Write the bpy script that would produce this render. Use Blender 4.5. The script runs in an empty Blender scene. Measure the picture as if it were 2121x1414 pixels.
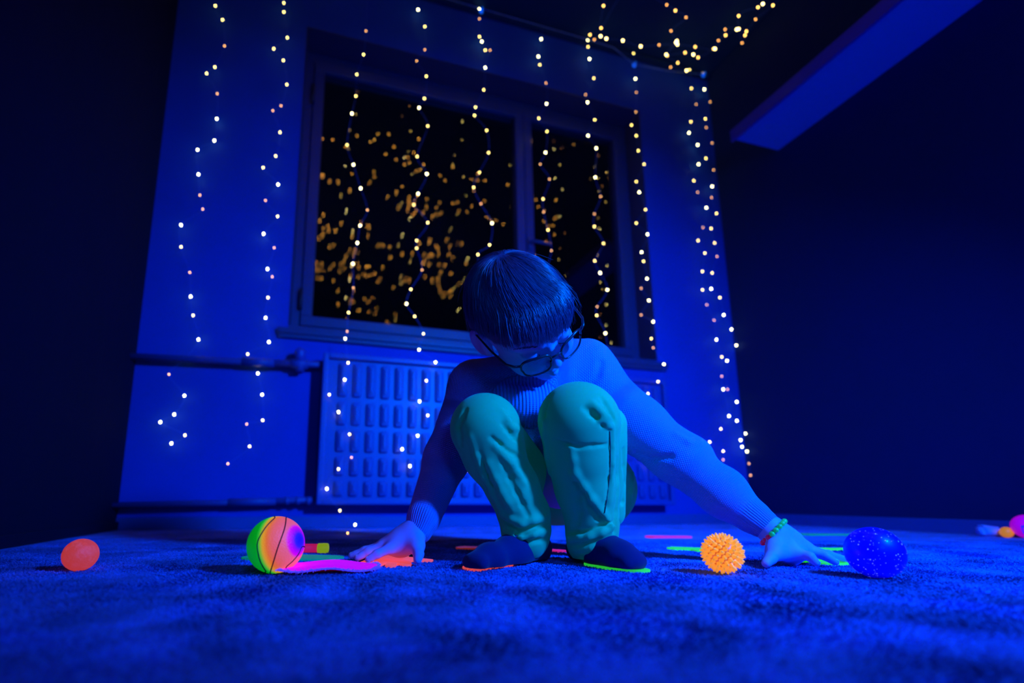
import bpy, bmesh, math, random
import numpy as np
from mathutils import Vector, Matrix
random.seed(7); RNG = np.random.default_rng(7)
C = bpy.context.scene.collection
PI = math.pi
# ---------------------------------------------------------------- camera model
PITCH, ROLL, YAW, HCAM, FPX = .17769, .00353, .28164, .11, 1030.83
CX, CY = 931.4, 850.97
Fv = np.array([math.sin(YAW)*math.cos(PITCH), math.cos(YAW)*math.cos(PITCH), math.sin(PITCH)])
Rt = np.array([math.cos(YAW), -math.sin(YAW), 0.]); Up = np.cross(Rt, Fv)
Rv = math.cos(ROLL)*Rt+math.sin(ROLL)*Up; Uv = -math.sin(ROLL)*Rt+math.cos(ROLL)*Up
CAM = np.array([0, 0, HCAM]); Fh = np.array([math.sin(YAW), math.cos(YAW), 0.])
def ray(x, y): return Fv+(x-CX)/FPX*Rv-(y-CY)/FPX*Uv
def onY(x, y, Y): d = ray(x, y); return CAM+d*(Y/d[1])
def onX(x, y, X): d = ray(x, y); return CAM+d*(X/d[0])
def onZ(x, y, Z): d = ray(x, y); return CAM+d*((Z-HCAM)/d[2])
def PP(x, y, dep):                       # a point at forward distance dep
    d = ray(x, y); return CAM+d*(dep/(d@Fh))
def PZ(x, dep, z):                       # a point in image column x, at forward distance dep and height z
    ax = dep*math.cos(PITCH)+(z-HCAM)*math.sin(PITCH)
    u = (x-CX)/FPX*ax
    p = Fh*dep+Rt*u; p[2] = z; return p
cd = bpy.data.cameras.new('camera'); cam = bpy.data.objects.new('camera', cd); C.objects.link(cam)
cam.matrix_world = Matrix(((Rv[0], Uv[0], -Fv[0], 0), (Rv[1], Uv[1], -Fv[1], 0), (Rv[2], Uv[2], -Fv[2], HCAM), (0, 0, 0, 1)))
cd.sensor_width = 36; cd.lens = FPX*36/2121
cd.shift_x = (1060.5-CX)/2121; cd.shift_y = -(707-CY)/2121
cd.clip_start = .02; cd.clip_end = 50
cd.dof.use_dof = True; cd.dof.focus_distance = .88; cd.dof.aperture_fstop = 1.7
bpy.context.scene.camera = cam
sc = bpy.context.scene
sc.view_settings.view_transform = 'Standard'; sc.view_settings.look = 'None'
sc.view_settings.gamma = 1; sc.view_settings.exposure = 0; sc.view_settings.use_curve_mapping = False
# ---------------------------------------------------------------- materials
def mat(name, col, rough=.6, emis=None, es=0, spec=.5, bump=None, sheen=0, metal=0, trans=0, var=None, coat=0):
    """bump=(scale, strength, distance, kind); var=(scale, colour2, lo, hi)"""
    m = bpy.data.materials.new(name); m.use_nodes = True; nt = m.node_tree; b = nt.nodes['Principled BSDF']
    b.inputs['Base Color'].default_value = (*col, 1); b.inputs['Roughness'].default_value = rough
    b.inputs['Specular IOR Level'].default_value = spec; b.inputs['Metallic'].default_value = metal
    b.inputs['Coat Weight'].default_value = coat
    if sheen: b.inputs['Sheen Weight'].default_value = sheen
    if trans: b.inputs['Transmission Weight'].default_value = trans
    tc = nt.nodes.new('ShaderNodeTexCoord')
    if emis: b.inputs['Emission Color'].default_value = (*emis, 1); b.inputs['Emission Strength'].default_value = es
    if var:
        n = nt.nodes.new('ShaderNodeTexNoise'); n.inputs['Scale'].default_value = var[0]; n.inputs['Detail'].default_value = 5
        r = nt.nodes.new('ShaderNodeValToRGB'); r.color_ramp.elements[0].position = var[2]; r.color_ramp.elements[1].position = var[3]
        r.color_ramp.elements[0].color = (*col, 1); r.color_ramp.elements[1].color = (*var[1], 1)
        nt.links.new(tc.outputs['Object'], n.inputs['Vector']); nt.links.new(n.outputs['Fac'], r.inputs['Fac'])
        nt.links.new(r.outputs['Color'], b.inputs['Base Color'])
    if bump:
        if bump[3] == 'noise':
            n = nt.nodes.new('ShaderNodeTexNoise'); n.inputs['Detail'].default_value = 4; out = n.outputs['Fac']
        else:
            n = nt.nodes.new('ShaderNodeTexVoronoi'); out = n.outputs['Distance']
        n.inputs['Scale'].default_value = bump[0]
        k = nt.nodes.new('ShaderNodeBump'); k.inputs['Strength'].default_value = bump[1]; k.inputs['Distance'].default_value = bump[2]
        nt.links.new(tc.outputs['Object'], n.inputs['Vector']); nt.links.new(out, k.inputs['Height'])
        nt.links.new(k.outputs['Normal'], b.inputs['Normal'])
    return m
def neon(name, col, es, **kw):           # fluorescent plastic: glows under the ultraviolet lamps and still takes their light
    return mat(name, tuple(min(1, c) for c in col), kw.pop('rough', .5), col, es, **kw)
M = {}
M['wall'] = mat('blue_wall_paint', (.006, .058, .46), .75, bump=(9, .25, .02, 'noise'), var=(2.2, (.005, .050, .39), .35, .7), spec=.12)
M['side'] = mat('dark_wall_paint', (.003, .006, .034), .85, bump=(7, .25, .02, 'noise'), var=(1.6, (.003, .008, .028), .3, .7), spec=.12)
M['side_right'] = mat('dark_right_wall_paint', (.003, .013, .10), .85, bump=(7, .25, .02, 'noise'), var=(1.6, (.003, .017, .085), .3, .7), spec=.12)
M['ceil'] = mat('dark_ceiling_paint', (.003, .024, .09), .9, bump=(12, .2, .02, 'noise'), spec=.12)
M['niche'] = mat('window_reveal_paint', (.02, .06, .30), .7)
M['dark_reveal'] = mat('added_dark_reveal', (.008, .018, .10), .8)
M['frame'] = mat('painted_window_frame', (.010, .034, .14), .45, bump=(30, .1, .005, 'noise'))
M['seal'] = mat('rubber_gasket', (.01, .01, .03), .6)
M['rad'] = mat('enamelled_steel', (.012, .055, .34), .42, bump=(14, .08, .01, 'noise'))
M['pipe'] = mat('painted_pipe', (.02, .06, .30), .5)
M['board'] = mat('baseboard_paint', (.02, .07, .32), .6)
M['shelf'] = mat('shelf_board', (.03, .24, .88), .7)
M['lip'] = mat('shelf_edge', (.02, .02, .42), .5)
M['white'] = mat('white_plastic', (.7, .75, .9), .5)
M['wire'] = mat('clear_lamp_wire', (.10, .24, .85), .4, spec=.6)
M['hook'] = neon('fluorescent_hook', (.0, .12, .9), .8)
def bulbmat(n, col, s):
    m = mat(n, (.9, .8, .6), .3, col, s); m.cycles.emission_sampling = 'NONE'; return m
BULB = [bulbmat('warm_lamp_bright', (1, .87, .31), 26), bulbmat('warm_lamp', (1, .72, .17), 14), bulbmat('warm_lamp_dim', (1, .45, .10), 7)]
CEILBULB = [bulbmat('amber_lamp_bright', (1, .68, .2), 19), bulbmat('amber_lamp', (1, .52, .10), 11), bulbmat('amber_lamp_dim', (1, .42, .08), 7)]
REARBULB = bulbmat('rear_amber_lamp', (1, .46, .05), 15)
# glass pane: a real thin pane, clear straight through and mirroring by fresnel
def glassmat(name, ior, tint=(1, 1, 1)):
    m = bpy.data.materials.new(name); m.use_nodes = True; nt = m.node_tree; nt.nodes.clear()
    o = nt.nodes.new('ShaderNodeOutputMaterial'); mx = nt.nodes.new('ShaderNodeMixShader'); t = nt.nodes.new('ShaderNodeBsdfTransparent')
    g = nt.nodes.new('ShaderNodeBsdfGlossy'); f = nt.nodes.new('ShaderNodeFresnel')
    g.inputs['Roughness'].default_value = 0; f.inputs['IOR'].default_value = ior; t.inputs['Color'].default_value = (*tint, 1)
    nt.links.new(f.outputs[0], mx.inputs[0]); nt.links.new(t.outputs[0], mx.inputs[1]); nt.links.new(g.outputs[0], mx.inputs[2]); nt.links.new(mx.outputs[0], o.inputs[0])
    return m
M['glass'] = glassmat('window_glass', 1.75)
M['lens'] = glassmat('spectacle_glass', 1.35)
# ---------------------------------------------------------------- object helpers
def link(name, me, m=None, parent=None, loc=None, smooth=True):
    o = bpy.data.objects.new(name, me); C.objects.link(o)
    if m is not None:
        for k in (m if isinstance(m, (list, tuple)) else [m]): me.materials.append(k)
    if parent is not None: o.parent = parent
    if loc is not None: o.location = loc
    if smooth and len(me.polygons): me.polygons.foreach_set('use_smooth', [True]*len(me.polygons))
    return o
def tag(o, label=None, cat=None, group=None, kind=None):
    if label: o['label'] = label
    if cat: o['category'] = cat
    if group: o['group'] = group
    if kind: o['kind'] = kind
    return o
def empty(name, loc, label, cat, group=None):
    o = bpy.data.objects.new(name, None); C.objects.link(o); o.location = tuple(loc); o.empty_display_size = .05
    return tag(o, label, cat, group)
class MB:
    def __init__(s, org=(0, 0, 0)): s.bm = bmesh.new(); s.org = Vector(org)
    def box(s, a, b, bev=0, mi=0):
        a = Vector(a)-s.org; b = Vector(b)-s.org
        c = (a+b)/2; d = b-a
        r = bmesh.ops.create_cube(s.bm, size=1, matrix=Matrix.Translation(c) @ Matrix.Diagonal((abs(d.x), abs(d.y), abs(d.z), 1)))
        fs = list({f for v in r['verts'] for f in v.link_faces})
        for f in fs: f.material_index = mi
        if bev:
            es = list({e for v in r['verts'] for e in v.link_edges})
            rr = bmesh.ops.bevel(s.bm, geom=es, offset=bev, segments=3, affect='EDGES', profile=.5)
            for f in rr['faces']: f.material_index = mi
    def tube(s, pts, rad, n=10, mi=0, cap=True):
        pts = [Vector(p)-s.org for p in pts]; rad = rad if isinstance(rad, (list, tuple)) else [rad]*len(pts)
        rings = []; up = Vector((0, 0, 1))
        for i, p in enumerate(pts):
            t = (pts[min(i+1, len(pts)-1)]-pts[max(i-1, 0)]).normalized()
            a = t.cross(up)
            if a.length < .2: a = t.cross(Vector((1, 0, 0)))
            a.normalize(); b = t.cross(a)
            up = b if len(rings) == 0 else up
            if i: 
                pa = pa_prev-t*t.dot(pa_prev); pa = pa.normalized() if pa.length > 1e-6 else a; a = pa; b = t.cross(a)
            pa_prev = a
            rings.append([s.bm.verts.new(p+(a*math.cos(2*PI*k/n)+b*math.sin(2*PI*k/n))*rad[i]) for k in range(n)])
        for i in range(len(rings)-1):
            for k in range(n):
                f = s.bm.faces.new((rings[i][k], rings[i][(k+1) % n], rings[i+1][(k+1) % n], rings[i+1][k])); f.material_index = mi
        if cap:
            for rg in (rings[0][::-1], rings[-1]):
                f = s.bm.faces.new(rg); f.material_index = mi
    def ball(s, c, r, sub=2, mi=0, scale=(1, 1, 1), rot=None):
        mt = Matrix.Translation(Vector(c)-s.org) @ (rot.to_4x4() if rot else Matrix()) @ Matrix.Diagonal((scale[0], scale[1], scale[2], 1))
        x = bmesh.ops.create_icosphere(s.bm, subdivisions=sub, radius=r, matrix=mt)
        for f in {f for v in x['verts'] for f in v.link_faces}: f.material_index = mi
    def poly(s, pts, z0, z1, bev=0, mi=0):     # extruded outline in the xy plane
        lo = [s.bm.verts.new(Vector((p[0], p[1], z0))-s.org) for p in pts]; hi = [s.bm.verts.new(Vector((p[0], p[1], z1))-s.org) for p in pts]
        n = len(pts); fs = [s.bm.faces.new(hi), s.bm.faces.new(lo[::-1])]
        for i in range(n): fs.append(s.bm.faces.new((lo[i], lo[(i+1) % n], hi[(i+1) % n], hi[i])))
        for f in fs: f.material_index = mi
    def build(s, name, m, parent=None, smooth=False, loc=None, autosmooth=None):
        bmesh.ops.recalc_face_normals(s.bm, faces=s.bm.faces)
        me = bpy.data.meshes.new(name); s.bm.to_mesh(me); s.bm.free()
        o = link(name, me, m, parent, loc if loc is not None else (tuple(s.org) if parent is None else None), smooth)
        return o
def flat(o):
    o.data.polygons.foreach_set('use_smooth', [False]*len(o.data.polygons)); return o
# ---------------------------------------------------------------- the room
D, XL, XR, H, YB = 2.115, -.647, 2.258, 2.682, -2.6
NX0, NX1, NZ0, NZ1, ND = -.099, 1.742, .8356, 2.3216, .22
def struct(name, mb, m, smooth=False): return tag(mb.build(name, m, smooth=smooth), kind='structure')
b = MB(); b.box((XL-.12, D, -.05), (NX0, D+.3, H+.1)); b.box((NX1, D, -.05), (XR+.12, D+.3, H+.1))
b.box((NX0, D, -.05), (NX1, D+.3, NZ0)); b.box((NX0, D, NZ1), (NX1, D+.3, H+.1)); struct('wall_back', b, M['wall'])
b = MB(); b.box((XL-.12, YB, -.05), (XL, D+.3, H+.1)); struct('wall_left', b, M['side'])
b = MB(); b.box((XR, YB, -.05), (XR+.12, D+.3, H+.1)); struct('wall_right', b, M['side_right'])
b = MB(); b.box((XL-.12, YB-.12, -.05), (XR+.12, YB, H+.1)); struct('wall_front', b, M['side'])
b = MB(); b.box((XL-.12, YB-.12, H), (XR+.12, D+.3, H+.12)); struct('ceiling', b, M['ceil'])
b = MB(); b.box((XL, D-.012, 0), (XR, D, .045), .003); struct('baseboard_back', b, M['board'])
b = MB(); b.box((XR-.012, YB, 0), (XR, D-.012, .05), .003); struct('baseboard_right', b, M['board'])
b = MB(); b.box((XL, YB, 0), (XL+.012, D-.012, .03), .003); struct('baseboard_left', b, M['side'])
# cornice moulding between wall and ceiling
b = MB(); b.box((XL, D-.035, H-.03), (XR, D, H), .008); struct('trim_1', b, M['ceil'])
# ---- window: frame, two casements, panes, handle, hinges, sill
FY = D+.135
w = empty('window_1', (0, FY, NZ0), 'dark double casement window in a deep reveal above the radiator', 'window'); w['kind'] = 'structure'
wo = Vector((0, FY, NZ0))
b = MB(wo)
b.box((NX0, FY, NZ1-.055), (NX1, FY+.07, NZ1), .004); b.box((NX0, FY, NZ0), (NX1, FY+.07, NZ0+.045), .004)
b.box((NX0, FY, NZ0+.045), (NX0+.04, FY+.07, NZ1-.055), .004); b.box((NX1-.045, FY, NZ0+.045), (NX1, FY+.07, NZ1-.055), .004)
b.build('window_frame', M['frame'], w)
mx = 1.068
for x0, x1 in ((NX0+.043, mx-.001), (mx+.001, NX1-.048)):
    b = MB(wo); s = .048; z0, z1 = NZ0+.048, NZ1-.058
    b.box((x0, FY-.014, z0), (x1, FY+.05, z0+s), .005); b.box((x0, FY-.014, z1-s), (x1, FY+.05, z1), .005)
    b.box((x0, FY-.014, z0+s), (x0+s, FY+.05, z1-s), .005); b.box((x1-s, FY-.014, z0+s), (x1, FY+.05, z1-s), .005)
    ca = b.build('casement', M['frame'], w)
    b = MB(wo)
    g = .004
    for q in (((x0+s, FY+.012, z0+s), (x1-s, FY+.016, z0+s+g)), ((x0+s, FY+.012, z1-s-g), (x1-s, FY+.016, z1-s)), ((x0+s, FY+.012, z0+s), (x0+s+g, FY+.016, z1-s)), ((x1-s-g, FY+.012, z0+s), (x1-s, FY+.016, z1-s))): b.box(*q)
    b.build('gasket', M['seal'], ca)
    for yy, tilt in ((FY+.02, 0.0), (FY+.036, .0012)):
        me = bpy.data.meshes.new('pane'); X0, X1, Z0, Z1 = x0+s, x1-s, z0+s, z1-s
        bm = bmesh.new(); vs = [bm.verts.new(Vector(p)-wo) for p in ((X0, yy, Z0), (X1, yy, Z0), (X1, yy+tilt, Z1), (X0, yy+tilt, Z1))]; bm.faces.new(vs); bm.to_mesh(me); bm.free()
        link('pane', me, M['glass'], ca, smooth=False)
b = MB(wo); hz = onY(1115, 512, FY)[2]
b.box((mx+.005, FY-.028, hz-.035), (mx+.028, FY-.012, hz+.035), .003); b.tube([(mx+.016, FY-.02, hz), (mx+.016, FY-.055, hz)], .008, 10)
b.tube([(mx+.012, FY-.055, hz), (mx+.06, FY-.058, hz-.004), (mx+.12, FY-.056, hz-.006)], [.008, .0075, .006], 10)
tag(b.build('window_handle', M['frame'], w, smooth=True))
for hz_ in (NZ0+.17, NZ1-.25):
    b = MB(wo); b.tube([(NX0+.042, FY-.02, hz_-.05), (NX0+.042, FY-.02, hz_+.05)], .009, 10); b.build('hinge', M['seal'], w, smooth=True)
b = MB(); b.box((-.139, D-.03, .792), (1.787, D, .818), .006); b.box((NX0, D-.001, .800), (NX1, FY, NZ0+.002), .003)
b.box((-.135, D-.022, .775), (1.783, D, .793), .004); struct('trim_2', b, M['frame'])
b = MB(); b.box((NX0, D-.001, NZ1-.004), (NX1, FY, NZ1+.001)); b.box((NX0-.001, D-.001, NZ0), (NX0+.004, FY, NZ1-.004)); b.box((NX1-.004, D-.001, NZ0), (NX1+.001, FY, NZ1-.004)); struct('added_reveal_panels', b, M['dark_reveal'])  # thin panels added over the top and side reveals to darken them
# ---- dark outdoors seen through the panes
wd = bpy.data.worlds.new('night'); sc.world = wd; wd.use_nodes = True
wd.node_tree.nodes['Background'].inputs[0].default_value = (.002, .004, .02, 1); wd.node_tree.nodes['Background'].inputs[1].default_value = .12
# ---------------------------------------------------------------- radiator
RX0, RX1, RZ0, RZ1, RY = .049, 1.706, .0916, .7022, D-.09
r = empty('radiator', (.88, RY, RZ0), 'pale enamelled panel radiator with rows of raised bars, on the wall under the window', 'radiator')
ro = Vector((.88, RY, RZ0))
b = MB(ro)
b.box((RX0+.004, RY+.012, RZ0+.004), (RX1-.004, RY+.04, RZ1-.004), .004)
b.box((RX0, RY-.012, RZ0), (RX0+.022, RY+.03, RZ1), .005); b.box((RX1-.022, RY-.012, RZ0), (RX1, RY+.03, RZ1), .005)
b.box((RX0+.022, RY-.012, RZ1-.022), (RX1-.022, RY+.03, RZ1), .005); b.box((RX0+.022, RY-.012, RZ0), (RX1-.022, RY+.03, RZ0+.022), .005)
b.build('casing', M['rad'], r)
rows = [(.666, .525), (.502, .408), (.388, .300), (.280, .205), (.186, .125)]
b = MB(ro)
x = RX0+.082
while x < RX1-.05:
    for z1, z0 in rows:
        # a pressed pocket: raised rim of a rounded slot with a raised bar in it
        b.box((x-.0175, RY-.004, z0), (x+.0175, RY+.02, z1), .008)
        b.box((x-.007, RY-.012, z0+.014), (x+.009, RY+.01, z1-.014), .0035)
    x += .0585
b.build('pressed_bars', M['rad'], r)
for xx in (.5, 1.3):
    b = MB(ro); b.box((xx-.02, RY+.04, .2), (xx+.02, D-.003, .6)); b.build('wall_bracket', M['seal'], r)
# pipes
def pipe_pts(pl): return [Vector(p) for p in pl]
b = MB((XL, D-.06, .64))
b.tube([(XL, D-.055, .637), (-.25, D-.055, .648), (-.2, D-.055, .650)], .0125, 14)
b.tube([(-.26, D-.055, .648), (-.14, D-.055, .652)], .0165, 14); b.tube([(-.15, D-.055, .652), (.0, D-.055, .658), (.055, D-.055, .66)], .0135, 14)
fp = tag(b.build('heating_pipe', M['pipe'], smooth=True), 'upper of two painted heating pipes, running from left corner to radiator top', 'pipe', None)
o_ = Vector((-.04, D-.055, .655))
v = empty('radiator_valve', o_, 'rounded thermostatic valve on the upper pipe beside the radiator', 'valve')
b = MB(o_); b.tube([(-.075, D-.055, .655), (-.01, D-.055, .657)], .021, 16); b.tube([(-.04, D-.055, .625), (-.04, D-.055, .675)], .018, 16); b.build('body', M['pipe'], v, True)
b = MB(o_); b.tube([(-.042, D-.055, .668), (-.042, D-.06, .678), (-.042, D-.066, .700), (-.042, D-.068, .712)], [.014, .022, .024, .016], 18); b.ball((-.042, D-.068, .7), .022, 3); b.build('cap', M['rad'], v, True)
b = MB((XL, D-.06, .09))
b.tube([(XL, D-.055, .088), (-.3, D-.055, .098), (-.2, D-.055, .102)], .0115, 14)
b.tube([(-.27, D-.055, .099), (-.1, D-.055, .105)], .015, 14); b.tube([(-.12, D-.055, .105), (.055, D-.055, .111)], .0125, 14)
for q in (-.06, -.02, .02): b.tube([(q-.008, D-.055, .107), (q+.008, D-.055, .1075)], .018, 6)
tag(b.build('heating_pipe', M['pipe'], smooth=True), 'lower of two painted heating pipes, running just above the floor to radiator bottom', 'pipe')
# ---------------------------------------------------------------- shelf on the right wall
so = Vector((XR, 1.0, 1.89)); b = MB(so)
sh = empty('wall_shelf', so, 'long shelf board high on the dark right wall, seen from below', 'shelf')
b.box((XR-.29, -1.2, 1.89), (XR, 1.728, 1.925), .002); b.build('board', M['shelf'], sh)
b = MB(so); b.box((XR-.303, -1.2, 1.872), (XR-.29, 1.73, 1.935), .003); b.build('edge_strip', M['lip'], sh)
# ---------------------------------------------------------------- implicit modelling: smooth unions turned into one mesh
def cap(a, b, ra, rb, k=.01, op='+', flat=1.0, fd=None):
    a = np.array(a, float); b = np.array(b, float); ab = b-a; L = max(ab@ab, 1e-12)
    def f(P):
        Q = P-a; t = np.clip((Q@ab)/L, 0, 1); V = Q-t[:, None]*ab
        if flat != 1.0: V = V+np.outer(V@fd, fd)*(1/flat-1)
        return np.sqrt((V*V).sum(1))-(ra+(rb-ra)*t)
    R = max(ra, rb); return dict(f=f, lo=np.minimum(a, b)-R, hi=np.maximum(a, b)+R, k=k, op=op, sh=('c', a, b, ra, rb))
def ell(c, r, rot=None, k=.01, op='+'):
    c = np.array(c, float); r = np.array(r, float); Rm_ = np.eye(3) if rot is None else np.array(rot, float)
    def f(P):
        Q = (P-c)@Rm_; k0 = np.sqrt(((Q/r)**2).sum(1)); k1 = np.sqrt(((Q/(r*r))**2).sum(1)); return k0*(k0-1)/np.maximum(k1, 1e-9)
    R = r.max(); return dict(f=f, lo=c-R, hi=c+R, k=k, op=op)
def chain(pts, rads, k=.01, op='+', **kw): return [cap(pts[i], pts[i+1], rads[i], rads[i+1], k, op, **kw) for i in range(len(pts)-1)]
def field(prims, P, lo, hi, h):
    d = np.full(len(P), 1.0)
    for p in prims:
        pad = p['k']+4*h
        if np.any(p['lo']-pad > hi) or np.any(p['hi']+pad < lo): continue
        q = p['f'](P); k = max(p['k'], 1e-6)
        if p['op'] == '+':
            t = np.clip(.5+.5*(d-q)/k, 0, 1); d = d*(1-t)+q*t-k*t*(1-t)
        elif p['op'] == '-':
            q = -q; t = np.clip(.5-.5*(d-q)/k, 0, 1); d = d*(1-t)+q*t+k*t*(1-t)
    return d
def surfnet(prims, h, warp=None):
    B = 24
    add = [p for p in prims if p['op'] == '+']
    LO = np.min([p['lo']-p['k'] for p in add], 0)-4*h; HI = np.max([p['hi']+p['k'] for p in add], 0)+4*h
    nb = np.ceil((HI-LO)/(h*B)).astype(int); dims = nb*B+4
    allv, allid, quads = [], [], []
    ax = np.arange(-1, B+2); g = np.stack(np.meshgrid(ax, ax, ax, indexing='ij'), -1)
    n = B+3
    for bx in range(nb[0]):
        for by in range(nb[1]):
            for bz in range(nb[2]):
                base = np.array([bx, by, bz])*B
                lo = LO+(base-1)*h; hi = LO+(base+B+1)*h
                act = [p for p in prims if not (np.any(p['lo']-p['k']-4*h > hi) or np.any(p['hi']+p['k']+4*h < lo))]
                if not any(p['op'] == '+' for p in act): continue
                P = (LO+(base+g.reshape(-1, 3))*h)
                d = field(act, P, lo, hi, h)
                if warp is not None: d = d+warp(P)
                d = d.reshape(n, n, n)
                if d.min() > 0 or d.max() < 0: continue
                s = d < 0
                # cells (corner index 0..n-2)
                cs = np.zeros((n-1,)*3, int)
                for i in (0, 1):
                    for j in (0, 1):
                        for k in (0, 1): cs += s[i:n-1+i, j:n-1+j, k:n-1+k]
                m = (cs > 0) & (cs < 8); I = np.argwhere(m)
                if len(I) == 0: continue
                acc = np.zeros((len(I), 3)); cnt = np.zeros(len(I))
                cor = [(i, j, k) for i in (0, 1) for j in (0, 1) for k in (0, 1)]
                for a in cor:
                    for e in range(3):
                        if a[e]: continue
                        b2 = list(a); b2[e] = 1
                        da = d[I[:, 0]+a[0], I[:, 1]+a[1], I[:, 2]+a[2]]; db = d[I[:, 0]+b2[0], I[:, 1]+b2[1], I[:, 2]+b2[2]]
                        x = (da < 0) != (db < 0); t = np.where(x, da/np.where(x, da-db, 1), 0)
                        q = np.array(a, float)[None]+np.zeros((len(I), 3)); q[:, e] += t
                        acc += q*x[:, None]; cnt += x
                gi = I+base   # global cell index (offset +0 => -1 shift folded)
                allv.append(LO+(base-1+I+acc/cnt[:, None])*h)
                key = lambda G: (G[:, 0]*dims[1]+G[:, 1])*dims[2]+G[:, 2]
                allid.append(key(gi))
                for e in range(3):
                    o1, o2 = [q for q in range(3) if q != e]
                    sl0 = [slice(1, B+1)]*3; sl1 = list(sl0); sl1[e] = slice(2, B+2)
                    s0 = s[tuple(sl0)]; s1 = s[tuple(sl1)]; X = np.argwhere(s0 != s1)
                    if len(X) == 0: continue
                    inside = s0[X[:, 0], X[:, 1], X[:, 2]]; G = X+1+base
                    def sh(a_, b_):
                        Q = G.copy(); Q[:, o1] -= a_; Q[:, o2] -= b_; return key(Q)
                    q4 = np.stack([sh(0, 0), sh(1, 0), sh(1, 1), sh(0, 1)], 1)
                    fl = inside if e != 1 else ~inside
                    q4[~fl] = q4[~fl][:, ::-1]; quads.append(q4)
    ids = np.concatenate(allid); V = np.concatenate(allv); Q = np.concatenate(quads)
    u, first = np.unique(ids, return_index=True); V = V[first]
    return V, np.searchsorted(u, Q)
def smooth(V, Q, it=1, lam=.5):
    e = np.concatenate([Q[:, [0, 1]], Q[:, [1, 2]], Q[:, [2, 3]], Q[:, [3, 0]]])
    for _ in range(it):
        acc = np.zeros_like(V); c = np.zeros(len(V))
        for a, b in ((0, 1), (1, 0)):
            np.add.at(acc, e[:, a], V[e[:, b]]); np.add.at(c, e[:, a], 1)
        V = V+lam*(acc/np.maximum(c, 1)[:, None]-V)
    return V
def smooth4(A, Q, it):
    e = np.concatenate([Q[:, [0, 1]], Q[:, [1, 2]], Q[:, [2, 3]], Q[:, [3, 0]]]); n = len(A); c = np.bincount(e[:, 0], minlength=n)+np.bincount(e[:, 1], minlength=n)
    for _ in range(it):
        A = np.stack([(np.bincount(e[:, 0], A[e[:, 1], k], n)+np.bincount(e[:, 1], A[e[:, 0], k], n))/np.maximum(c, 1) for k in range(A.shape[1])], 1)
    return A
def tomesh(name, V, Q, org=(0, 0, 0)):
    me = bpy.data.meshes.new(name); V = V-np.array(org)
    me.vertices.add(len(V)); me.vertices.foreach_set('co', V.astype(np.float32).ravel())
    k = Q.shape[1]; me.loops.add(len(Q)*k); me.loops.foreach_set('vertex_index', Q.astype(np.int32).ravel())
    me.polygons.add(len(Q)); me.polygons.foreach_set('loop_start', np.arange(0, len(Q)*k, k, dtype=np.int32))
    me.polygons.foreach_set('use_smooth', np.ones(len(Q), bool)); me.update(calc_edges=True); me.validate(); return me
def limb_uv(me, org, segs, Q, LR_):
    """knit coordinates: u around the limb, v along it, in metres, from the nearest bone; segs: (a, b, refdir, ribstart, ribend)"""
    n = len(me.vertices); co = np.empty(n*3, np.float32); me.vertices.foreach_get('co', co); P = co.reshape(-1, 3)+np.array(org)
    bd = np.full(n, 9.); U = np.zeros(n); Vv = np.zeros(n); Rb = np.zeros(n)
    for a, b, ref, rad, v0, rib, ur in segs:
        a = np.array(a); b = np.array(b); ab = b-a; L = np.linalg.norm(ab); t = ab/L
        x = np.array(ref)-t*(np.array(ref)@t); x /= np.linalg.norm(x); y = np.cross(t, x)
        q = P-a; s = q@t; sc_ = np.clip(s, 0, L); w = q-np.outer(sc_, t); dd = np.linalg.norm(w, axis=1)-rad
        m = dd < bd; bd[m] = dd[m]
        U[m] = (np.arctan2(q[m]@y, q[m]@x))*ur; Vv[m] = v0+s[m]; Rb[m] = rib(s[m]/L)
    A = np.stack([np.cos(U/LR_), np.sin(U/LR_), Vv, Rb], 1); A = smooth4(A, Q, 14); U = np.arctan2(A[:, 1], A[:, 0])*LR_; Vv = A[:, 2]; Rb = A[:, 3]
    at = me.attributes.new('knit_u', 'FLOAT', 'POINT'); at.data.foreach_set('value', U.astype(np.float32))
    at = me.attributes.new('knit_v', 'FLOAT', 'POINT'); at.data.foreach_set('value', Vv.astype(np.float32))
    at = me.attributes.new('rib', 'FLOAT', 'POINT'); at.data.foreach_set('value', Rb.astype(np.float32))
def raymarch(prims, px, py, d0=.5, d1=1.4):
    dr = ray(px, py); dr = dr/(dr@Fh); ts = np.linspace(d0, d1, 360); P = CAM+ts[:, None]*dr
    d = field(prims, P, P.min(0), P.max(0), .01); k = np.argmax(d < 0)
    return P[k] if d[k] < 0 else None
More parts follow.
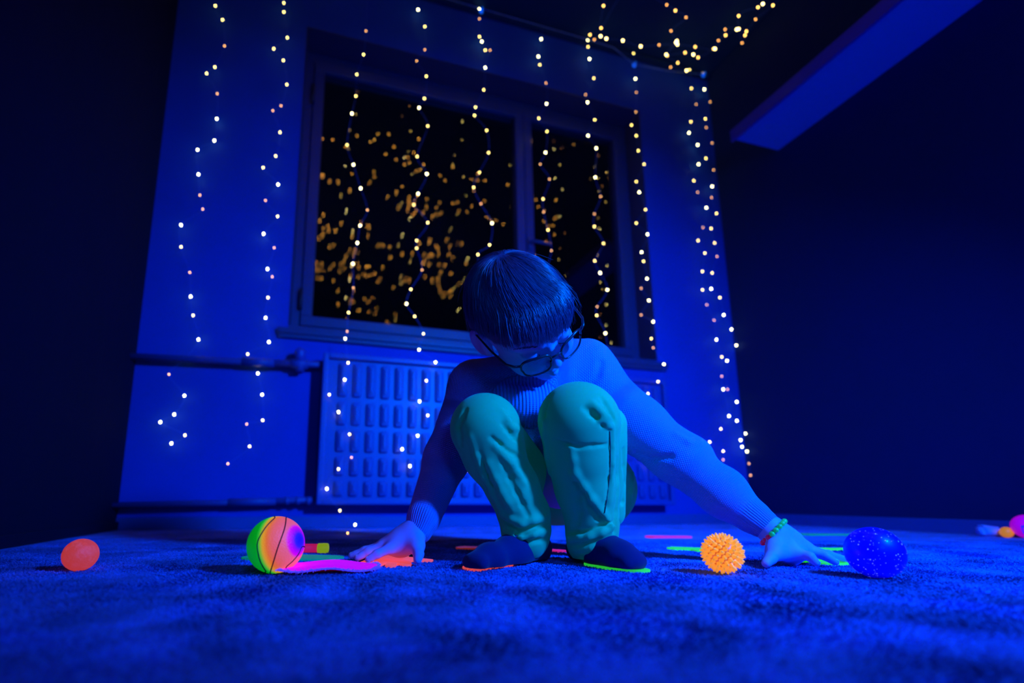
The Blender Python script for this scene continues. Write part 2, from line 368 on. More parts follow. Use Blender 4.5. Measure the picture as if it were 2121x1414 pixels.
# ---------------------------------------------------------------- string lights
WIRE_OFF = D-.035
def strand(name, pts, label, cat='string lights', group=None, size=.0033, mats=BULB, wr=.00042, sub=2, swing=None):
    """pts: 3-D bulb positions down the wire; every bulb is a part of the strand"""
    P = [Vector(p) for p in pts]
    root = empty(name, P[0], label, cat, group); o = P[0]
    mid = []
    for i in range(len(P)-1):                           # smooth wavy wire through the bulbs
        a, b_, c, d = P[max(i-1, 0)], P[i], P[i+1], P[min(i+2, len(P)-1)]
        for k in range(5):
            t = k/5; mid.append(.5*((2*b_)+(c-a)*t+(2*a-5*b_+4*c-d)*t*t+(3*b_-a-3*c+d)*t**3))
    mid.append(P[-1]); b = MB(o); b.tube(mid, wr, 5); b.build('wire', M['wire'], root, True)
    meshes = []
    for k, m in enumerate(mats):
        bm = bmesh.new(); bmesh.ops.create_icosphere(bm, subdivisions=sub, radius=size*(1, .88, .74)[k], matrix=Matrix.Diagonal((1, 1, 1.35, 1)))
        me = bpy.data.meshes.new('bulb'); bm.to_mesh(me); bm.free(); me.materials.append(m); me.polygons.foreach_set('use_smooth', [True]*len(me.polygons)); meshes.append(me)
    for i, p in enumerate(P):
        j = RNG.choice([0, 0, 1, 1, 2]) if len(mats) == 3 else 0
        q = bpy.data.objects.new('bulb', meshes[j]); C.objects.link(q); q.parent = root; q.location = p-o
    return root
S = [
 [(446,12),(461,41),(465,95),(445,139),(428,152),(450,194),(449,246),(444,291),(409,310),(411,361),(414,404),(420,433),(375,466),(375,511),(393,564),(395,614),(400,653),(411,703),(383,743),(350,775),(382,819),(361,858),(332,874),(383,901),(355,918)],
 [(588,6),(588,25),(595,78),(567,101),(587,125),(594,175),(582,219),(565,229),(580,274),(571,323),(545,347),(576,382),(550,415),(575,448),(546,484),(568,513),(554,557),(564,573),(555,616),(550,658),(557,708),(513,733),(534,773),(543,817),(544,870),(511,878),(517,924),(472,960)],
 [(758,64),(753,113),(739,154),(737,199),(729,235),(719,300),(732,341),(747,390),(761,435),(746,467),(740,503),(731,546),(732,596),(722,647),(719,686),(715,701),(721,751),(714,786),(682,817),(701,853),(724,899),(728,947),(701,971),(677,1012),(704,1057)],
 [(866,20),(880,55),(880,103),(863,126),(883,158),(879,204),(868,223),(886,261),(864,324),(884,360),(866,401),(857,424),(886,461),(863,498),(863,514),(874,559),(851,599),(842,629),(859,655),(877,691),(868,724),(902,750),(883,788),(869,831),(886,860),(865,902),(833,930),(849,965)],
 [(993,39),(993,76),(998,86),(1005,104),(1015,104),(1005,140),(1002,186),(985,222),(983,239),(1008,270),(1012,316),(993,357),(981,388),(996,422),(1019,462),(1014,507),(990,527),(1000,580),(992,640),(1003,700),(985,760),(996,820),(980,880),(992,930),(966,975)],
 [(1136,6),(1119,26),(1124,38),(1123,57),(1121,81),(1115,117),(1118,134),(1131,172),(1132,215),(1116,245),(1133,272),(1130,316),(1119,340),(1138,371),(1125,412),(1126,439),(1135,476),(1142,519),(1130,575),(1146,640),(1135,720)],
 [(1218,97),(1221,122),(1230,162),(1213,196),(1217,212),(1232,248),(1218,281),(1235,307),(1233,367),(1244,407),(1231,443),(1231,469),(1250,504),(1232,540),(1243,565),(1258,600),(1237,635),(1236,653),(1254,690),(1262,760)],
 [(1316,163),(1318,191),(1317,232),(1308,259),(1318,281),(1322,312),(1334,340),(1318,376),(1324,398),(1337,434),(1318,462),(1341,485),(1329,522),(1333,541),(1340,577),(1328,597),(1344,622),(1328,652),(1353,666),(1349,701),(1353,720),(1375,754),(1363,790),(1342,815),(1350,880),(1354,965)],
 [(1432,183),(1442,216),(1431,252),(1427,275),(1445,300),(1462,328),(1447,340),(1437,374),(1445,398),(1463,430),(1456,471),(1446,498),(1460,524),(1455,562),(1455,600),(1464,631),(1479,663),(1484,703),(1495,739),(1495,779),(1498,806),(1510,861),(1493,888),(1470,915),(1498,934),(1498,952)],
 [(1459,185),(1471,211),(1461,246),(1463,264),(1475,296),(1478,352),(1475,386),(1474,409),(1484,442),(1473,473),(1480,503),(1485,531),(1475,565),(1473,598),(1491,616),(1499,652),(1515,682),(1526,715),(1506,747),(1507,806),(1526,832),(1526,871),(1552,898),(1534,911),(1537,925),(1557,935),(1554,960),(1556,984)],
]
LAB = ['wavy warm light strand hanging closest to the left wall corner', 'warm light strand on bare wall just left of the window',
 'warm light strand over the left window edge, falling past the radiator to the floor', 'warm light strand crossing the middle of the large pane, ending on the radiator',
 'warm light strand over the large pane directly above the boy\'s head, passing behind him', 'warm light strand just right of the window mullion, ending behind the boy\'s head',
 'warm light strand over the small right pane of the window', 'warm light strand along the right reveal of the window, ending behind the outstretched arm',
 'left of two close warm light strands by the right wall corner', 'rightmost warm light strand, hanging in the right wall corner']
for i, s in enumerate(S):
    pts = []
    for k, (px, py) in enumerate(s):
        y = WIRE_OFF-.004*math.sin(k*1.7)
        if 700 < py < 1060 and 640 < px < 1400: y = RY-.035
        p = onY(px, py, y); 
        if i == 9: p[0] = min(p[0], XR-.02)
        pts.append(p)
    if i == 2: pts += [onY(735, 1102, D-.2), onY(719, 1132, D-.45)]; pts[-1][2] = .006; pts[-2][2] = max(pts[-2][2], .02)
    if s[0][1] < 40 or True:                            # the wire climbs on to the lead cable along the ceiling
        top = pts[0].copy(); top[2] = H-.02
        lead = [top] if top[2]-pts[0][2] > .03 else []
    strand('string_light', lead+pts, LAB[i], group='light strands hanging down the back wall')
# ceiling strands that show at the top right
CE = [
 ([(1222,72),(1231,82),(1244,75),(1256,80),(1290,84),(1327,96),(1365,93),(1403,92),(1440,97),(1481,101),(1502,61),(1530,60),(1546,65),(1565,40),(1601,11),(1640,-30),(1690,-80)], 'warm light strand swagged under the ceiling, sweeping to the top right edge'),
 ([(1262,-60),(1250,12),(1245,58),(1300,-20),(1381,10),(1399,22),(1421,36),(1390,64),(1402,85),(1382,115),(1404,130),(1389,139),(1422,146)], 'warm light strand on the ceiling, hanging in a loop left of the cluster'),
 ([(1400,88),(1380,113),(1419,109),(1436,113),(1446,119),(1478,101),(1488,84),(1503,73),(1526,61),(1543,73),(1537,89),(1530,33),(1570,15),(1580,8),(1600,-50)], 'tangled warm light strand under the ceiling, knotted in the dense corner cluster')]
for s, lb in CE:
    pts = []
    for k, (px, py) in enumerate(s):
        z = 2.60+.02*math.sin(k*1.3); p = onZ(px, py, z)
        if p[1] > D-.04: p = onY(px, py, D-.045)
        pts.append(p)
    strand('string_light', pts, lb, group='light strands swagged across the ceiling', mats=CEILBULB, size=.0042)
# strands further back over the room: the photo shows them only mirrored in the window panes
def swag(p0, p1, sagz, n, lab, zz=2.60):
    P = []
    for k in range(n):
        t = k/(n-1); x = min(XR-.05, max(XL+.05, p0[0]+(p1[0]-p0[0])*t+RNG.normal(0, .07))); y = p0[1]+(p1[1]-p0[1])*t+RNG.normal(0, .08)
        z = min(H-.02, zz-sagz*(1-(2*(t*3 % 1)-1)**2)+RNG.normal(0, .03)); P.append((x, y, z))
    root = empty('string_light', P[0], lab, 'string lights', 'light strands seen mirrored in the window'); o = Vector(P[0])
    b = MB(o); b.tube(P, .0005, 4); b.build('wire', M['wire'], root, True)
    b = MB(o)
    for p in P: b.ball(p, .0074, 1)
    q = b.build('bulbs', REARBULB, root, True); q['kind'] = 'stuff'
WHERE = ['just in front of the boy', 'above the boy', 'over the left of the room', 'over the right of the room', 'above the viewer', 'behind the viewer', 'by the left wall', 'by the right wall', 'far behind the viewer', 'at the back of the room']
SW = [((-.5, 1.45), (1.9, 1.1), .16), ((-.55, 1.0), (2.1, .75), .2), ((-.5, .5), (2.1, .2), .25), ((-.55, 1.5), (.6, -.6), .2), ((.5, 1.5), (1.5, -.8), .22),
      ((-.5, -.1), (2.2, -.4), .25), ((-.3, .2), (1.1, -2.0), .3), ((2.0, .9), (2.1, -1.6), .25)]
for (a, c, sg), wh in zip(SW, WHERE):
    if a[1] > .9 and c[1] > .6: zz = 2.64
    else: zz = 2.6
    swag(a, c, sg*.5 if zz > 2.61 else sg, 42, 'amber ceiling light strand %s, mirrored in the panes' % wh, zz)
# lead cable and its glowing hooks
lp = [onY(px, py, D-.05) for px, py in ((900, -25), (997, 8), (1060, 24), (1119, 45), (1170, 62), (1222, 76), (1270, 98), (1314, 134), (1380, 146), (1457, 154))]
for p in lp: p[2] = min(p[2], H-.034)
b = MB(lp[0]); b.tube([Vector(p) for p in lp], .0016, 6)
tag(b.build('lead_cable', M['wire'], smooth=True), 'thin lead cable of the light strands running along the top of the back wall', 'cable')
for (px, py), lb in (((997, 6), 'bright blue glowing cable hook at the top edge above the window'), ((1314, 134), 'bright blue glowing cable hook above the right window edge'), ((1457, 154), 'bright blue glowing cable hook in the upper right corner')):
    p = onY(px, py, D-.045); p[2] = min(p[2], H-.04); b = MB(p)
    b.box(p-np.array([.009, .002, .011]), p+np.array([.009, .008, .011]), .003); b.tube([p, p+np.array([0, -.012, -.004]), p+np.array([0, -.014, .006])], .003, 8)
    tag(b.build('cable_hook', M['hook'], smooth=True), lb, 'hook', 'glowing hooks of the lead cable')
# ---------------------------------------------------------------- floor toys
def rest(px_c, ybot, r):                # centre of a ball of radius r resting on the floor, seen with its foot at (px_c, ybot)
    p = onZ(px_c, ybot, 0); d = p-CAM; d[2] = 0; d = d/np.linalg.norm(d); return p+d*r*.12+np.array([0, 0, r])
def proj(P):
    P = np.array(P)-CAM; z = P@Fv; return CX+FPX*(P@Rv)/z, CY-FPX*(P@Uv)/z
def fitball(px, ytop, ybot):
    best = None
    for r in np.arange(.02, .09, .0005):
        c = rest(px, ybot, r)
        for _ in range(3):
            q = proj(c); c = c+Rt*(px-q[0])*.0008
        th = [proj(c+r*(Uv*math.cos(a)+Fv*math.sin(a)))[1] for a in np.linspace(-1, 1, 41)]
        bt = [proj(c-r*(Uv*math.cos(a)+Fv*math.sin(a)))[1] for a in np.linspace(-1, 1, 41)]
        # slide in depth until the foot line fits
        e = abs(min(th)-ytop)+abs(max(bt)-ybot)
        if best is None or e < best[0]: best = (e, c, r)
    return best[1], best[2]
Rm = Matrix([[float(Rt[i]), float(Fh[i]), (0, 0, 1)[i]] for i in range(3)])       # columns: right, forward, up
# rainbow basketball
c, r = fitball(572, 1069, 1188)
m = bpy.data.materials.new('rainbow_rubber'); m.use_nodes = True; nt = m.node_tree; bs = nt.nodes['Principled BSDF']
tc = nt.nodes.new('ShaderNodeTexCoord'); sx = nt.nodes.new('ShaderNodeSeparateXYZ'); ad = nt.nodes.new('ShaderNodeMath'); ad.operation = 'MULTIPLY_ADD'
ad.inputs[1].default_value = .5/r; ad.inputs[2].default_value = .5; rp = nt.nodes.new('ShaderNodeValToRGB')
nt.links.new(tc.outputs['Object'], sx.inputs[0]); nt.links.new(sx.outputs['X'], ad.inputs[0]); nt.links.new(ad.outputs[0], rp.inputs[0])
cr = rp.color_ramp; el = cr.elements; el[0].position = 0; el[0].color = (0, .22, .01, 1); el[1].position = 1; el[1].color = (.01, .005, .6, 1)
for ps, co in ((.45, (0, .42, .01)), (.50, (.03, .62, .03)), (.54, (.35, .55, .03)), (.585, (1, .40, .015)), (.65, (1, .19, .02)), (.73, (1, .13, .08)), (.90, (1, .12, .13)), (.93, (.85, .0, .38)), (.965, (.40, 0, .62)), (.985, (.03, .01, .85))):
    e = el.new(ps); e.color = (*co, 1)
bs.inputs['Roughness'].default_value = .5; bs.inputs['Emission Strength'].default_value = .66
vt = nt.nodes.new('ShaderNodeTexVoronoi'); vt.inputs['Scale'].default_value = 420; bp = nt.nodes.new('ShaderNodeBump'); bp.inputs['Strength'].default_value = .5; bp.inputs['Distance'].default_value = .001
nt.links.new(tc.outputs['Object'], vt.inputs['Vector']); nt.links.new(vt.outputs['Distance'], bp.inputs['Height']); nt.links.new(bp.outputs['Normal'], bs.inputs['Normal'])
nt.links.new(rp.outputs[0], bs.inputs['Base Color']); nt.links.new(rp.outputs[0], bs.inputs['Emission Color'])
bk = empty('basketball', c-np.array([0, 0, r]), 'rainbow-striped glowing rubber basketball with black seams, beside the magenta cushion', 'ball')
tw = Vector(CAM-c).normalized(); rw = Vector((0, 0, 1)).cross(tw).normalized(); uw = tw.cross(rw)
ax_ = (rw*.80+tw*.58+uw*.13).normalized(); ay_ = Vector((0, 0, 1)).cross(ax_).normalized(); az_ = ax_.cross(ay_)
RB_ = Matrix([[ax_[i], ay_[i], az_[i]] for i in range(3)]); BR = RB_.to_euler()
bm = bmesh.new(); bmesh.ops.create_uvsphere(bm, u_segments=96, v_segments=64, radius=r); me = bpy.data.meshes.new('shell'); bm.to_mesh(me); bm.free()
sh_ = link('shell', me, m, bk, (0, 0, r)); sh_.rotation_euler = BR
black = mat('black_seam', (.01, .01, .01), .6)
tw = Vector(CAM-c).normalized(); rw = Vector((0, 0, 1)).cross(tw).normalized(); uw = tw.cross(rw)
def seam(fr):
    P = [(a, b_, math.sqrt(max(0, 1-a*a-b_*b_))) for a, b_ in fr]; a, b_, _ = P[-1]; k = math.hypot(a, b_); P.append((a/k, b_/k, 0)); a, b_, _ = P[0]; k = math.hypot(a, b_); P.insert(0, (a/k, b_/k, 0))
    P = P+[(p[0], p[1], -p[2]) for p in P[-2:0:-1]]; n_ = len(P); Wd = []
    for i in range(n_):
        p0, p1, p2, p3 = [Vector(P[(i+q) % n_]) for q in (-1, 0, 1, 2)]
        for k in range(10):
            t = k/10; q = .5*((2*p1)+(p2-p0)*t+(2*p0-5*p1+4*p2-p3)*t*t+(3*p1-p0-3*p2+p3)*t**3); q.normalize(); Wd.append((rw*q.x+uw*q.y+tw*q.z)*(r+.0001))
    Wd.append(Wd[0]); b = MB(); b.tube(Wd, .00095, 6); b.build('seam', black, bk, True, (0, 0, r))
seam([(-.12, .90), (-.42, .52), (-.61, .07), (-.54, -.37), (-.30, -.86)]); seam([(.28, .90), (.24, .52), (.09, 0), (.0, -.35), (-.12, -.85)]); seam([(.88, -.10), (.78, -.32), (.60, -.56), (.38, -.78)])
# coral textured ball
def lumpy(r, amp, freq, sub=5, seed=3, squash=(1, 1, 1)):
    bm = bmesh.new(); bmesh.ops.create_icosphere(bm, subdivisions=sub, radius=1)
    from mathutils import noise
    for v in bm.verts:
        n = noise.noise(v.co*freq+Vector((seed, 0, 0))); n2 = noise.noise(v.co*freq*2.3+Vector((0, seed, 0)))
        v.co = v.co*(r*(1-amp*abs(n)-amp*.5*abs(n2))); v.co = Vector((v.co.x*squash[0], v.co.y*squash[1], v.co.z*squash[2]))
    me = bpy.data.meshes.new('ball'); bm.to_mesh(me); bm.free(); return me
c, r = fitball(167, 1115, 1183)
o = link('textured_ball', lumpy(r, .035, 16, 6), neon('coral_foam', (.85, .062, .045), .5, var=(90, (1, .2, .14), .45, .75), bump=(160, .6, .002, 'noise'), rough=.6), loc=tuple(c))
tag(o, 'small coral-red textured ball alone at the far left of the carpet', 'ball')
# blue glitter ball
c, r = fitball(1811, 1092, 1198)
m = mat('glitter_gel', (.004, .002, .8), .4, (.0, .0, 1), .45, coat=.1, spec=.25)
nt = m.node_tree; bs = nt.nodes['Principled BSDF']; tc = nt.nodes['Texture Coordinate']
o = empty('glitter_ball', c-np.array([0, 0, r]), 'translucent ultramarine ball full of silver glitter, beside the boy\'s outstretched hand', 'ball')
link('shell', lumpy(r, .004, 3, 5), m, o, (0, 0, r))
gl = mat('silver_glitter', (.85, .9, 1), .25, (.45, .5, 1), .35, metal=.3)
b = MB(c-np.array([0, 0, r]))
for k in range(950):
    v = Vector(RNG.normal(size=3)).normalized(); s = float(abs(RNG.normal(0, .00028)))+.0002
    if RNG.uniform() < .45: continue
    if v.x*.35+.65*math.sin(v.z*5+v.x*4+1)*math.cos(v.y*3) < RNG.uniform(-.9, .5): continue
    t = v.orthogonal().normalized(); u = v.cross(t); p = Vector(c)-b.org+v*(r+.0002); a = RNG.uniform(0, 6)
    vs = [b.bm.verts.new(p+(t*math.cos(a+q*PI/3)+u*math.sin(a+q*PI/3))*s) for q in range(6)]; top = b.bm.verts.new(p+v*s*.4)
    for q in range(6): b.bm.faces.new((vs[q], vs[(q+1) % 6], top))
b.build('glitter', gl, o)['kind'] = 'stuff'
# spiky massage ball
c, r = fitball(1496, 1101, 1191); rb = r*.73
o = empty('spiky_ball', c-np.array([0, 0, r]), 'orange rubber massage ball covered in blunt spikes, on the carpet near the beaded wrist', 'ball')
body = neon('orange_rubber', (.90, .15, .005), .34, coat=.15, rough=.4); tip = neon('orange_rubber_tips', (1, .38, .025), .62, coat=.15, rough=.4)
link('core', lumpy(rb, .002, 3, 4), body, o, (0, 0, r))
# shared spike mesh: a blunt cone standing on a little foot
def spikemesh():
    b = MB(); hs = (r*1.0-rb); prof = [(0, .0056), (.10, .0042), (.35, .0035), (.65, .0028), (.85, .0021), (.96, .0012), (1, .0004)]
    b.tube([(0, 0, z*hs-.0008) for z, _ in prof], [q*r/.042 for _, q in prof], 10)
    bmesh.ops.recalc_face_normals(b.bm, faces=b.bm.faces); me = bpy.data.meshes.new('spike'); b.bm.to_mesh(me); b.bm.free(); me.materials.append(tip); me.polygons.foreach_set('use_smooth', [True]*len(me.polygons)); return me
sm = spikemesh(); N = 128; dirs = []
for k in range(N):
    z = 1-2*(k+.5)/N; a = k*PI*(3-math.sqrt(5)); q = math.sqrt(1-z*z); dirs.append(Vector((q*math.cos(a), q*math.sin(a), z)))
toc = Vector(CAM-c).normalized(); dirs.sort(key=lambda v: -v.dot(toc))
for v in dirs[:100]:
    q = bpy.data.objects.new('spike', sm); C.objects.link(q); q.parent = o; q.location = Vector((0, 0, r))+v*rb; q.rotation_euler = v.to_track_quat('Z', 'Y').to_euler()
bm = bmesh.new()
for v in dirs[100:]:
    if v.z < -.93: continue
    n0 = len(bm.verts); bm.from_mesh(sm); bm.verts.ensure_lookup_table(); mt = Matrix.Translation(Vector((0, 0, r))+v*rb) @ v.to_track_quat('Z', 'Y').to_matrix().to_4x4()
    for vv in bm.verts[n0:]: vv.co = mt @ vv.co
me = bpy.data.meshes.new('spikes'); bm.to_mesh(me); bm.free(); link('spikes', me, tip, o)['kind'] = 'stuff'
# foam prints -------------------------------------------------------------
def hull_blob(circles, n=90):
    """outline of a union of circles, as a star-shaped walk about their centroid"""
    cx = sum(c[0]*c[2] for c in circles)/sum(c[2] for c in circles); cy = sum(c[1]*c[2] for c in circles)/sum(c[2] for c in circles)
    out = []
    for k in range(n):
        a = 2*PI*k/n; dx, dy = math.cos(a), math.sin(a); best = .004
        for (x, y, r_) in circles:
            ox, oy = cx-x, cy-y; B = ox*dx+oy*dy; cc = ox*ox+oy*oy-r_*r_; disc = B*B-cc
            if disc > 0: best = max(best, -B+math.sqrt(disc))
        out.append((cx+dx*best, cy+dy*best))
    return out
FOOT = [(0, -.075, .028), (0, -.06, .029), (.002, -.03, .026), (.004, 0, .029), (.004, .03, .036), (.004, .045, .038), (-.028, .082, .015), (-.006, .092, .012), (.012, .090, .011), (.027, .083, .010), (.039, .072, .009)]
HAND = [(0, 0, .034), (0, -.03, .030)]+[(x+(x*.25)*t, .02+t*.07*l, .0095) for x, l in ((-.027, .85), (-.009, 1), (.010, .95), (.028, .75)) for t in np.linspace(0, 1, 8)]+[(-.03-.035*t, -.01+.03*t, .010) for t in np.linspace(0, 1, 6)]
OVAL = [(0, y, .045-.2*abs(y)) for y in np.linspace(-.07, .07, 12)]
def foam(px, py, ang, shape, m, label, scale=1, thick=.004, z0=.0, name='foam_print', grp=None, world=None):
    p = onZ(px, py, 0) if world is None else np.array(world); a = math.radians(ang)
    pts = hull_blob(shape, 120); P = []
    for x, y in pts:
        x *= scale; y *= scale; q = Rt*(x*math.cos(a)-y*math.sin(a))+Fh*(x*math.sin(a)+y*math.cos(a)); P.append((p[0]+q[0], p[1]+q[1]))
    b = MB((p[0], p[1], 0)); b.poly(P, z0, z0+thick); o = b.build(name, m)
    return tag(o, label, 'foam print', grp)
F_CORAL = neon('coral_foam_sheet', (1, .10, .07), .62); F_GREEN = neon('green_foam_sheet', (.03, .85, .05), .5); F_TEAL = neon('teal_foam_sheet', (0, .32, .13), .42)
F_PINK = neon('pink_foam_sheet', (.95, .02, .16), .5); F_RED = neon('orange_foam_sheet', (.6, .05, .01), .22)
# ---------------------------------------------------------------- the boy
BASE = onZ(1150, 1165, 0); BASE[2] = 0
skin = mat('skin', (.45, .33, .70), .55, spec=.35, bump=(120, .15, .001, 'noise'))
nt = skin.node_tree; bs = nt.nodes['Principled BSDF']; bs.inputs['Subsurface Weight'].default_value = .0
person = None
# --- joints
HEADC = PP(1077, 656, .885)
vt_ = CAM-HEADC; vt_ /= np.linalg.norm(vt_); vr_ = np.cross(np.array([0, 0, 1.]), vt_); vr_ /= np.linalg.norm(vr_); vu_ = np.cross(vt_, vr_)   # towards camera, image right, image up
def rotax(v, ax, a):
    return v*math.cos(a)+np.cross(ax, v)*math.sin(a)+ax*(ax@v)*(1-math.cos(a))
HYAW, HPITCH, HROLL = math.radians(23), math.radians(44), math.radians(12)
def hrot(v):
    v = rotax(v, vu_, HYAW); v = rotax(v, vr_, HPITCH); return rotax(v, vt_, HROLL)
hx, hy, hz = hrot(vr_), hrot(vt_), hrot(vu_)     # subject's left, face direction, crown direction
HM = np.stack([hx, hy, hz], 1)
HS = 1.13
def HL(x, y, z): return HEADC+HM@(np.array([x, y, z])*HS)
NECK = PP(1120, 745, 1.02)
SHL, ELL, WRL = PP(985, 800, 1.01), PP(925, 950, 1.0), PP(869, 1094, .925)
SHR, ELR, WRR = PP(1222, 775, 1.02), PP(1400, 945, .98), PP(1596, 1096, .90)
HIPL, HIPR = PP(1078, 990, 1.10), PP(1225, 985, 1.10)
KNL, KNR = PP(1005, 888, .885), PP(1196, 868, .86)
ANL, ANR = PP(1090, 1108, .935), PP(1228, 1108, .92)
def hand(prims, wrist, kn, mids, tips, th, hz_):
    pc = sum(kn)/4
    heel = wrist*.55+pc*.45; heel[2] = hz_; prims += [cap(wrist, wrist*.5+pc*.5, .021, .020, .012), cap(wrist, heel, .020, .0165, .012), cap(heel, pc, .017, .0135, .014)]
    for i in range(4):
        prims += [cap(wrist*.72+kn[i]*.28, kn[i], .0145, .0098, .014)]
        r0, r1, r2 = .0083, .0074, .0060
        if i == 3: r0, r1, r2 = .0075, .0066, .0055
        prims += [cap(kn[i], mids[i], r0+.0008, r1, .004), ell(mids[i], (.0080, .0080, .0078), None, .003), cap(mids[i], mids[i]*.35+tips[i]*.65, r1, r2+.0006, .003), cap(mids[i]*.35+tips[i]*.65, tips[i], r2+.0006, r2, .0015)]
    prims += [cap(heel*.6+kn[0]*.4, th[0], .016, .0120, .014), cap(wrist*.8+kn[0]*.2, th[0], .015, .0115, .014), cap(th[0], th[1], .0108, .0092, .006), cap(th[1], th[2], .0090, .0072, .004)]
kR = [PZ(1655, .872, .024), PZ(1677, .892, .026), PZ(1682, .918, .024), PZ(1674, .942, .020)]
mR = [PZ(1678, .858, .0205), PZ(1710, .878, .0195), PZ(1718, .918, .017), PZ(1702, .958, .014)]
tR = [PZ(1692, .853, .0105), PZ(1731, .868, .0105), PZ(1748, .914, .0105), PZ(1726, .972, .010)]
thR = [PZ(1606, .870, .026), PZ(1597, .856, .017), PZ(1588, .846, .0105)]
kL = [PZ(808, .895, .027), PZ(794, .915, .029), PZ(790, .940, .027), PZ(798, .964, .022)]
mL = [PZ(782, .884, .019), PZ(764, .910, .021), PZ(757, .944, .019), PZ(768, .980, .016)]
tL = [PZ(764, .880, .0105), PZ(742, .906, .0105), PZ(729, .946, .010), PZ(744, .990, .0095)]
thL = [PZ(864, .892, .033), PZ(868, .876, .020), PZ(866, .870, .011)]
body = []
body += chain([HIPL*.5+HIPR*.5, PP(1140, 880, 1.10), PP(1120, 800, 1.06)], [.075, .070, .075], .03)
body += [cap(PP(1120, 800, 1.06), SHL, .06, .035, .03), cap(PP(1120, 800, 1.06), SHR, .06, .035, .03), cap(PP(1120, 800, 1.06), NECK, .06, .036, .03)]
body += [cap(NECK, HL(0, -.03, -.05), .034, .036, .02)]
body += chain([SHL, ELL, WRL], [.032, .026, .0185], .012)+chain([SHR, ELR, WRR], [.032, .026, .0185], .012)
hand(body, WRL, kL, mL, tL, thL, .030); hand(body, WRR, kR, mR, tR, thR, .021)
for hp, kn, an in ((HIPL, KNL, ANL), (HIPR, KNR, ANR)): body += chain([hp, kn], [.055, .042], .02)+chain([kn, an], [.042, .025], .012)
FTL = [PZ(1108, .955, .020), PZ(1060, .900, .019), PZ(1015, .855, .016), PZ(992, .835, .0145)]; FTR = [PZ(1208, .948, .020), PZ(1250, .890, .022), PZ(1288, .848, .018), PZ(1303, .834, .016)]
for an, ft in ((ANL, FTL), (ANR, FTR)): body += [cap(an, ft[0], .022, .013, .010)]+chain(ft, [.013, .013, .009, .006], .005)
# head, in its own axes
def hell(c, r, k=.01, op='+', tilt=None):
    R_ = HM if tilt is None else HM@np.array(tilt); return ell(HL(*c), np.array(r)*HS, R_, k, op)
def hcap(a, b_, ra, rb, k=.005, op='+'): return cap(HL(*a), HL(*b_), ra*HS, rb*HS, k, op)
body += [hell((0, -.012, .020), (.0665, .086, .074), .01), hell((0, .028, -.022), (.060, .060, .066), .02), hell((0, .035, .030), (.060, .052, .045), .015),
         hcap((0, .052, -.078), (0, .060, -.082), .018, .014, .018), hcap((-.038, .015, -.055), (0, .055, -.080), .018, .016, .018), hcap((.038, .015, -.055), (0, .055, -.080), .018, .016, .018),
         hell((-.032, .058, -.038), (.022, .022, .022), .02), hell((.032, .058, -.038), (.022, .022, .022), .02),
         hell((-.030, .089, -.004), (.016, .010, .011), .010, '-'), hell((.030, .089, -.004), (.016, .010, .011), .010, '-'),
         hell((-.030, .073, -.005), (.0135, .0125, .0115), .003), hell((.030, .073, -.005), (.0135, .0125, .0115), .003),
         hcap((-.045, .066, .012), (-.014, .084, .012), .006, .007, .010), hcap((.045, .066, .012), (.014, .084, .012), .006, .007, .010),
         hcap((0, .083, .002), (0, .0985, -.026), .0055, .0075, .008), hell((0, .1005, -.030), (.0078, .0075, .0068), .005),
         hell((-.0095, .094, -.034), (.0065, .0075, .0060), .004), hell((.0095, .094, -.034), (.0065, .0075, .0060), .004),
         hell((-.0055, .0985, -.0405), (.0030, .0040, .0025), .002, '-'), hell((.0055, .0985, -.0405), (.0030, .0040, .0025), .002, '-'),
         hcap((-.017, .077, -.0575), (-.004, .0865, -.0545), .0035, .0052, .006), hcap((.017, .077, -.0575), (.004, .0865, -.0545), .0035, .0052, .006),
         hcap((-.015, .076, -.0625), (0, .0845, -.0645), .0038, .0062, .006), hcap((.015, .076, -.0625), (0, .0845, -.0645), .0038, .0062, .006),
         hcap((-.018, .080, -.0592), (0, .0925, -.0592), .0012, .0016, .003, '-'), hcap((.018, .080, -.0592), (0, .0925, -.0592), .0012, .0016, .003, '-')]
for s in (-1, 1):
    ct, st = math.cos(.35*s), math.sin(.35*s)
    body += [hell((s*.078, -.010, -.012), (.0065, .018, .030), .004, '+', [[ct, -st, 0], [st, ct, 0], [0, 0, 1]]), hell((s*.083, -.006, -.008), (.0050, .010, .017), .004, '-'),
             hcap((s*.070, .004, -.03), (s*.072, 0, .0), .008, .007, .006)]
V, Q = surfnet(body, .0022); V = smooth(V, Q, 1, .4)
person = link('person', tomesh('person', V, Q, BASE), skin, loc=tuple(BASE))
tag(person, 'boy in glasses crouching with head bowed, arms spread wide and both palms on foam prints', 'person')
def kid(name, V, Q, m): return link(name, tomesh(name, V, Q, BASE), m, person)
# --- sweater
swt = bpy.data.materials.new('blue_knit'); swt.use_nodes = True; nt = swt.node_tree; bs = nt.nodes['Principled BSDF']
bs.inputs['Base Color'].default_value = (.20, .24, .74, 1); bs.inputs['Roughness'].default_value = .85; bs.inputs['Specular IOR Level'].default_value = .15; bs.inputs['Sheen Weight'].default_value = .15
def attr(n): a = nt.nodes.new('ShaderNodeAttribute'); a.attribute_name = n; return a.outputs['Fac']
def mth(op, a, b_=None, c=None):
    n = nt.nodes.new('ShaderNodeMath'); n.operation = op
    for i, v in enumerate((a, b_, c)):
        if v is None: continue
        if isinstance(v, (int, float)): n.inputs[i].default_value = v
        else: nt.links.new(v, n.inputs[i])
    return n.outputs[0]
u_, v_, rb_ = attr('knit_u'), attr('knit_v'), attr('rib')
P_ = .0036
row = mth('FLOOR', mth('DIVIDE', v_, P_)); sh = mth('MULTIPLY', mth('MODULO', row, 2.0), P_/2)
